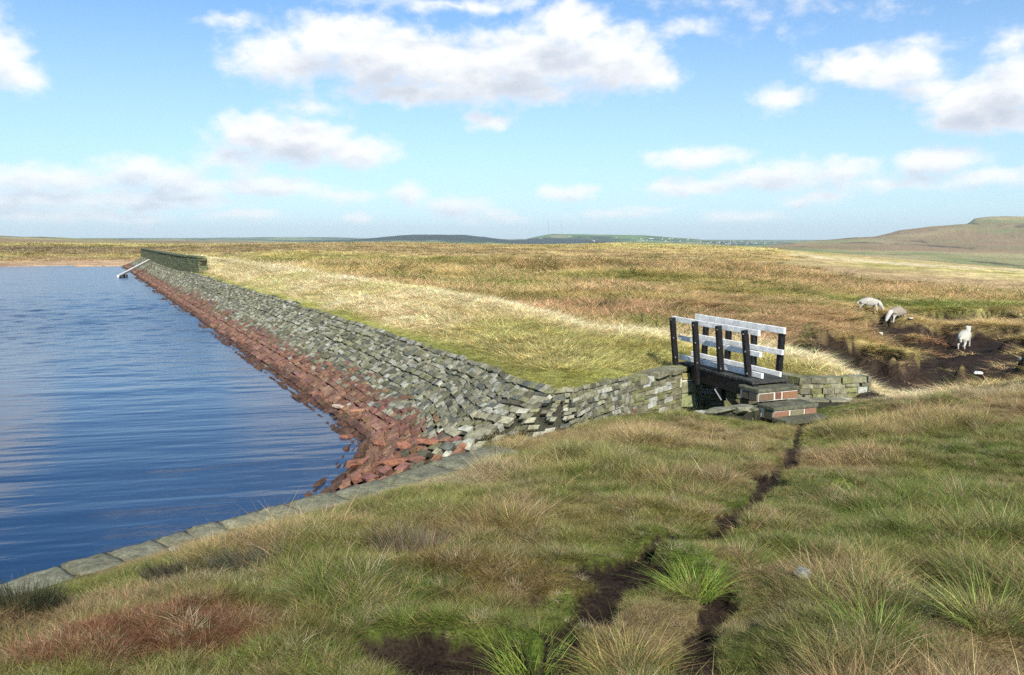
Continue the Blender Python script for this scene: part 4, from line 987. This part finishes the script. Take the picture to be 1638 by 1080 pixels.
# ------------------------------------------------------------------ grass: tufts instanced on surveyed points (stuff)
def tuft(name, n, h, rad, width, lean, curl, seed, segs=3, hv=.35, cvar=.34, warm=.0):
    rgt = np.random.default_rng(seed); V = []; Fq = []; Ft = []; C = []; k = 0
    for i in range(n):
        a = rgt.uniform(0, 2*math.pi); rr0 = rad*math.sqrt(rgt.random()); bx, by = rr0*math.cos(a), rr0*math.sin(a)
        out = a+rgt.normal(0, .7); ln = lean*(.35+.65*rr0/rad)*rgt.uniform(.4, 1.5); hh = h*max(.3, 1+rgt.normal(0, hv)); wd = width*rgt.uniform(.7, 1.3)
        dx, dy = math.cos(out), math.sin(out); fa = rgt.uniform(0, math.pi); wx, wy = math.cos(fa)*wd/2, math.sin(fa)*wd/2
        cv = 1+rgt.normal(0, cvar); wv_ = rgt.random() < warm
        hue = rgt.random(); wv_ = wv_ or hue < .16
        colb = np.array([cv*(1.7 if wv_ else 1), cv*(1.35 if wv_ else 1), cv*(1.5 if wv_ else 1)])
        if .16 < hue < .30: colb = colb*[.62, .42, .42]
        elif .30 < hue < .42: colb = colb*[.55, .85, .5]
        colb = colb.clip(.12, 2.4)
        for s in range(segs+1):
            t = s/segs; hor = hh*(ln*t+curl*ln*t*t); ver = hh*(t-.35*curl*ln*t*t)
            px_, py_, pz = bx+dx*hor, by+dy*hor, ver-.03; w_ = 1-.75*t if s < segs else .05
            V += [(px_-wx*w_, py_-wy*w_, pz), (px_+wx*w_, py_+wy*w_, pz)]; C += [colb, colb]
            if s: Fq.append((k+2*s-2, k+2*s-1, k+2*s+1, k+2*s))
        k += 2*(segs+1)
    me = np_mesh(name, np.array(V), np.array(Fq), True)
    at_ = me.attributes.new('shade', 'FLOAT_COLOR', 'POINT'); c = np.ones((len(V), 4), dtype=np.float32); c[:, :3] = np.array(C); at_.data.foreach_set('color', c.ravel())
    me.materials.append(M['blade']); return bpy.data.objects.new(name, me)
def scatter(name, pts, rot, scl, tint, var, variants, label):
    """one stuff object: points carrying turn, size, colour and which tuft"""
    cg_ = bpy.data.collections.new(name+'_tufts')
    for i, v in enumerate(variants): v.name = '%s_tuft_%02d' % (name, i); cg_.objects.link(v)
    me = bpy.data.meshes.new(name); me.vertices.add(len(pts)); me.vertices.foreach_set('co', np.asarray(pts, np.float32).ravel())
    def fa(n_, typ, key, arr): a = me.attributes.new(n_, typ, 'POINT'); a.data.foreach_set(key, np.asarray(arr).ravel())
    fa('rot', 'FLOAT_VECTOR', 'vector', np.asarray(rot, np.float32)); fa('scl', 'FLOAT_VECTOR', 'vector', np.asarray(scl, np.float32))
    t4 = np.ones((len(pts), 4), np.float32); t4[:, :3] = np.clip(tint, .008, .9); fa('tint', 'FLOAT_COLOR', 'color', t4)
    a = me.attributes.new('var', 'INT', 'POINT'); a.data.foreach_set('value', np.asarray(var, np.int32))
    o = bpy.data.objects.new(name, me); COL.objects.link(o); tag(o, label, 'grass', kind='stuff')
    G = bpy.data.node_groups.new(name+'_nodes', 'GeometryNodeTree'); G.interface.new_socket('Geometry', in_out='INPUT', socket_type='NodeSocketGeometry'); G.interface.new_socket('Geometry', in_out='OUTPUT', socket_type='NodeSocketGeometry')
    n = G.nodes; gi_ = n.new('NodeGroupInput'); go_ = n.new('NodeGroupOutput'); io = n.new('GeometryNodeInstanceOnPoints'); ci = n.new('GeometryNodeCollectionInfo')
    ci.inputs[0].default_value = cg_; ci.inputs['Separate Children'].default_value = True; ci.inputs['Reset Children'].default_value = True
    def na(nm, ty): q = n.new('GeometryNodeInputNamedAttribute'); q.data_type = ty; q.inputs[0].default_value = nm; return q.outputs[0]
    L_ = G.links; L_.new(gi_.outputs[0], io.inputs['Points']); L_.new(ci.outputs[0], io.inputs['Instance']); io.inputs['Pick Instance'].default_value = True
    L_.new(na('var', 'INT'), io.inputs['Instance Index']); L_.new(na('rot', 'FLOAT_VECTOR'), io.inputs['Rotation']); L_.new(na('scl', 'FLOAT_VECTOR'), io.inputs['Scale'])
    L_.new(io.outputs[0], go_.inputs[0]); md = o.modifiers.new('scatter', 'NODES'); md.node_group = G
    return o
def polar_pts(n, r0, r1, azr, power, rgp):
    """power 1: even per area, 0: even per log range"""
    q = rgp.random(n)
    if power: r = (r0**power+(r1**power-r0**power)*q)**(1/power)
    else: r = r0*(r1/r0)**q
    a = rgp.uniform(-azr, azr, n); return r*np.sin(a), r*np.cos(a), r
rgp = np.random.default_rng(21)
# near bank
x, y, r = polar_pts(125000, 1.7, 22, R(43), 1.25, rgp)
S_ = inside(x, y, S_POLY); dC, _ = seg_dist(x, y, COPE); dE2, _ = seg_dist(x, y, S_EDGE2)
dstep = np.hypot(x-4.85, y-13.8)
k = S_ & (dC > np.where(x > -.25, .02, .43+.20*vnoise(x*1.7, y*1.7, 8))) & (dE2 > .05) & (dstep > .85); x, y, r = x[k], y[k], r[k]
ps_ = peat_s(x, y); k = rgp.random(len(x)) > sstep(.35, .7, ps_)*1.02-.01; x, y, r, ps_ = x[k], y[k], r[k], ps_[k]
z = height(x, y); c = veg_S(x, y, ps_*0)
green = c[:, 1]/(c[:, 0]+1e-6); tn = fbm(x*.9, y*.9, 2, 151); tall = sstep(.0, .4, fbm(x*1.3, y*1.3, 3, 153)+.12*(x > 2.5)*1.)
v_ = rgp.random(len(x))
var = np.where(v_ < .62, rgp.integers(0, 3, len(x)), np.where(v_ < .80, 3+rgp.integers(0, 3, len(x)), np.where(v_ < .85, 6+rgp.integers(0, 2, len(x)), 8)))
var = np.where((green < 1.0) & (rgp.random(len(x)) < .12), 7, var); var = np.where((tall < .2) & (var >= 3), rgp.integers(0, 3, len(x)), var)
dPp, _ = seg_dist(x, y, PATH); dPq, _ = seg_dist(x, y, PATH2); dPp = np.minimum(dPp, dPq)
sc = (.27+.22*tall)*rgp.uniform(.7, 1.25, len(x)); sc *= .5+.5*sstep(.12, .6, dPp); sc *= np.where(r < 4, .85, 1.); sc *= 1-.55*sstep(.05, .5, ps_); sc *= np.where(dC[k[:0]].sum() > 1 if False else np.ones(len(x), bool), 1., 1.)
dC2, _ = seg_dist(x, y, COPE); sc *= np.where(x < -.25, .22+.78*sstep(.5, 1.25, dC2), 1.); dS2 = np.hypot(x-4.9, y-13.6); sc *= .3+.7*sstep(.9, 2.2, dS2); dE3, _ = seg_dist(x, y, S_EDGE2); sc *= .55+.45*sstep(.2, 1.3, dE3)
tint = c*.84*rgp.uniform(.6, 1.4, (len(x), 1)); m_ = rgp.random(len(x)) < .22; tint[m_] = tint[m_]*.5+STRAW*.42; m_ = rgp.random(len(x)) < .06; tint[m_] = PALE*.8; m_ = rgp.random(len(x)) < .05; tint[m_] = RUST
variants = [tuft('a', 110, .14, .13, .0046, .55, .8, 1), tuft('a', 120, .12, .16, .0046, .75, .9, 2), tuft('a', 90, .18, .12, .0046, .5, .8, 3),
            tuft('a', 170, .26, .10, .0042, .6, .95, 4, 4, warm=.15), tuft('a', 160, .23, .11, .0042, .65, 1., 5, 4, warm=.2), tuft('a', 130, .30, .08, .0042, .45, .8, 6, 4, warm=.1),
            tuft('a', 14, .44, .12, .0028, .45, .6, 7, 4, warm=.6), tuft('a', 40, .30, .13, .004, .55, .7, 8, 3, warm=.6), tuft('a', 60, .09, .2, .005, 1.9, .5, 9, 3, warm=.5)]
nsr = np.stack([rgp.normal(0, .12, len(x)), rgp.normal(0, .12, len(x)), rgp.uniform(0, 6.283, len(x))], 1)
scatter('bank_grass', np.stack([x, y, z], 1), nsr, np.stack([sc*1.2+.1, sc*1.2+.1, sc], 1), tint, var, variants, 'mixed green, straw and rust grass covering the near bank')
# grass of the dam bank, wall tops and near moor
x, y, r = polar_pts(95000, 12, 75, R(42), .95, rgp)
S_, H_ = regions(x, y); k = ~S_ & ~H_; x, y, r = x[k], y[k], r[k]
z, _, _, pn = height(x, y, True); dN_, sN = seg_dist(x, y, NBOUND); dm, sm_ = seg_dist(x, y, DAMLINE); dWw, _ = seg_dist(x, y, wpts)
k = (dN_ > .10) & (rgp.random(len(x)) > sstep(.2, .5, pn)*.98) & (dWw > .7); x, y, z, r, pn, dm, sm_, dN_ = [q[k] for q in (x, y, z, r, pn, dm, sm_, dN_)]
c = veg_N(x, y, z, pn*0); onb = (dm < 5) & (sm_ > 1)
var = rgp.integers(0, 3, len(x)); mo = ~onb; var[mo] = 2+rgp.integers(0, 4, mo.sum())
sc = rgp.uniform(.7, 1.3, len(x))*(1+.9*sstep(22, 70, r)); sc *= np.where(onb, .9-.35*(dm < .7), 1.); sc *= .6+.4*sstep(.1, 1., dN_)
tint = c*1.62*rgp.uniform(.62, 1.4, (len(x), 1)); m_ = (rgp.random(len(x)) < .12); tint[m_] = tint[m_]*.5+STRAW*.5
tint[onb] *= 1.07; rush = (rgp.random(len(x)) < .022) & ~onb & (r > 17); tint[rush] = GREEN*rgp.uniform(.35, .8, (rush.sum(), 1)); sc[rush] *= 1.9; var[rush] = 4
variants = [tuft('b', 60, .12, .17, .009, .9, .8, 11), tuft('b', 60, .15, .2, .009, .8, .8, 12), tuft('b', 55, .2, .2, .010, .75, .8, 13), tuft('b', 60, .26, .2, .010, .7, .9, 14), tuft('b', 60, .30, .16, .010, .8, .95, 15), tuft('b', 34, .36, .2, .009, .5, .7, 16, warm=.5)]
scatter('moor_grass', np.stack([x, y, z], 1), np.stack([rgp.normal(0, .1, len(x)), rgp.normal(0, .1, len(x)), rgp.uniform(0, 6.283, len(x))], 1), np.stack([sc*1.15, sc*1.15, sc*.45*(1-.55*((x > 7.) & (r < 60)))], 1), tint, var, variants, 'straw and rust moor grass on the dam crest and the moor behind')
# far moor tussocks
x, y, r = polar_pts(70000, 60, 330, R(40), .9, rgp)
S_, H_ = regions(x, y); k = ~S_ & ~H_; x, y, r = x[k], y[k], r[k]
z, _, _, pn = height(x, y, True); dN_, _ = seg_dist(x, y, NBOUND); dWw, _ = seg_dist(x, y, wpts); dF, _ = seg_dist(x, y, FAR_SHORE)
k = (dN_ > .8) & (pn < .5) & (dWw > 1.2) & (z > ZW+.45); x, y, z, r, pn = [q[k] for q in (x, y, z, r, pn)]
c = veg_N(x, y, z, pn*0); sc = rgp.uniform(.7, 1.3, len(x))*(1+1.5*sstep(90, 320, r)); tint = c*1.62*rgp.uniform(.55, 1.5, (len(x), 1))
rush = rgp.random(len(x)) < .035; tint[rush] = (GREEN*.45+OLIVE*.1)*rgp.uniform(.6, 1.2, (rush.sum(), 1)); sc[rush] *= 1.45; pale = rgp.random(len(x)) < .06; tint[pale] = PALE; sc[pale] *= 1.2
variants = [tuft('c', 46, .22, .55, .035, .9, .8, 21, 2), tuft('c', 50, .28, .5, .035, .8, .8, 22, 2), tuft('c', 40, .24, .65, .04, 1., .8, 23, 2)]
scatter('moor_tussock_cover', np.stack([x, y, z], 1), np.stack([0*x, 0*x, rgp.uniform(0, 6.283, len(x))], 1), np.stack([sc*1.2, sc*1.2, sc*.55], 1), tint, rgp.integers(0, 3, len(x)), variants, 'tussocky straw and rust cover of the distant open moor')
# weeds on the stone face top edge
# ------------------------------------------------------------------ singled-out tussocks on the near bank
TUS = [(1112,938,.36,.13,GREEN*1.55,'bright green rounded grass tussock beside the dark peat path'),(850,1066,.34,.14,GREEN*1.35,'bright green tussock right of the bare peat hollow'),(1000,1070,.40,.15,OLIVE*1.0,'tall mixed green and buff tussock at the bottom edge of the near bank'),
       (1400,1010,.42,.15,GREEN*1.0,'wide dull green tussock low on the right of the near bank'),(1580,985,.45,.14,GREEN*.9+STRAW*.2,'tall rushy tussock with pale stalks near the right edge'),(1185,895,.3,.12,GREEN*1.15,'green tussock just right of the path bend'),(300,905,.26,.10,GREEN*.8+STRAW*.3,'yellow-green tussock behind the coping slabs'),(640,955,.26,.12,GREEN*1.2,'fresh green tussock left of the reddish patch'),(1335,870,.3,.12,GREEN*1.0,'middle-sized green tussock above the rounded grey stone')]
mt_t = []
for i, (px, py, h_, rad, col_, lab) in enumerate(TUS):
    p = ray_hit(px, py, lambda a, b: z_S(a, b), 1.5, 30)
    o = tuft('grass_tussock', 620, h_*.36, rad*.9, .0034, .75, .9, 500+i, 4, warm=.12); o.name = 'grass_tussock'; o.data.name = 'grass_tussock'
    COL.objects.link(o); o.location = (p[0], p[1], p[2]-.02); tag(o, lab, 'grass tussock')
    a = o.data.attributes.new('tint', 'FLOAT_COLOR', 'POINT'); a.data.foreach_set('color', np.tile(np.array([*col_, 1], np.float32), len(o.data.vertices)))
    if not mt_t: mt_t.append(mat_blade('tussock_blades', False))
    o.data.materials.clear(); o.data.materials.append(mt_t[0])

HC = [(300,925,.24,.08,.11,(.060,.055,.040),'dark scrubby heather clump behind the coping slabs, left of the larger one'),(440,912,.32,.10,.13,(.085,.085,.060),'larger grey-green heather mound over dark peat behind the coping slabs'),
      (660,885,.20,.12,.14,(.20,.16,.11),'dead buff grass overhang above the small dark peat hole'),(40,975,.18,.10,.14,(.05,.055,.03),'dark green heather clump at the bottom left by the coping')]
for i, (px, py, ra, rb, h_, col_, lab) in enumerate(HC):
    p = ray_hit(px, py, lambda a, b: z_S(a, b), 1.5, 30)
    o = tuft('heather_clump', 2200, h_, .25, .0045, .55, .5, 600+i, 3, cvar=.45); o.name = 'heather_clump'; o.data.name = 'heather_clump'
    COL.objects.link(o); o.location = (p[0], p[1], p[2]-.01); o.scale = (ra/.25, rb/.25, 1); tag(o, lab, 'heather')
    a = o.data.attributes.new('tint', 'FLOAT_COLOR', 'POINT'); a.data.foreach_set('color', np.tile(np.array([*col_, 1], np.float32), len(o.data.vertices)))
    o.data.materials.clear(); o.data.materials.append(mt_t[0])
for i, (px, py, r_, lab) in enumerate([(282,884,.045,'small pale lichen-covered stone at the foot of a coping slab'),(300,892,.03,'tiny grey stone below the pale lichen stone'),(330,868,.04,'grey stone in the gap behind the coping joint'),(318,880,.03,'tiny pale stone between two grey ones behind the coping')]):
    p = ray_hit(px, py, lambda a, b: z_S(a, b), 1.5, 30)
    o = link_mesh('edge_stone', rock_mesh('edge_stone', (r_*1.3, r_, r_*.7), 360+i, ((.38, .38, .32), (.2, .2, .16))), M['cope']); o.location = (p[0], p[1], p[2]+r_*.4); tag(o, lab, 'stone')
# ------------------------------------------------------------------ haze
def haze(density):
    me = bpy.data.meshes.new('haze'); bm = bmesh.new(); bmesh.ops.create_cube(bm, size=1)
    x0, x1, y0, y1, z0, z1 = -16000, 16000, -16000, 16000, HAZE_LO, HAZE_HI
    for v in bm.verts: v.co = ((x0+x1)/2+v.co.x*(x1-x0), (y0+y1)/2+v.co.y*(y1-y0), (z0+z1)/2+v.co.z*(z1-z0))
    bm.to_mesh(me); bm.free(); m = bpy.data.materials.new('air'); m.use_nodes = True; t = NT(m.node_tree); t.n.clear()
    out = t.new('ShaderNodeOutputMaterial'); pv = t.new('ShaderNodeVolumePrincipled'); pv.inputs['Color'].default_value = (.80, .90, 1, 1); pv.inputs['Density'].default_value = density
    pv.inputs['Anisotropy'].default_value = 0; t.l.new(pv.outputs[0], out.inputs['Volume']); o = link_mesh('haze', me, m); tag(o, kind='stuff'); return o
HAZE_LO = float(GZ.min())-1.5; HAZE_HI = float(GZ.max())+140
print('ground z range', GZ.min(), GZ.max(), 'houses', n_h, 'stones', grey_mb.n//9, red_mb.n//9)
haze(.5/8500)
SC.cycles.use_denoising = False; SC.cycles.sample_clamp_indirect = 3; SC.cycles.max_bounces = 5; SC.cycles.diffuse_bounces = 2; SC.cycles.glossy_bounces = 2; SC.cycles.transparent_max_bounces = 4; SC.cycles.volume_bounces = 0; SC.cycles.transmission_bounces = 2
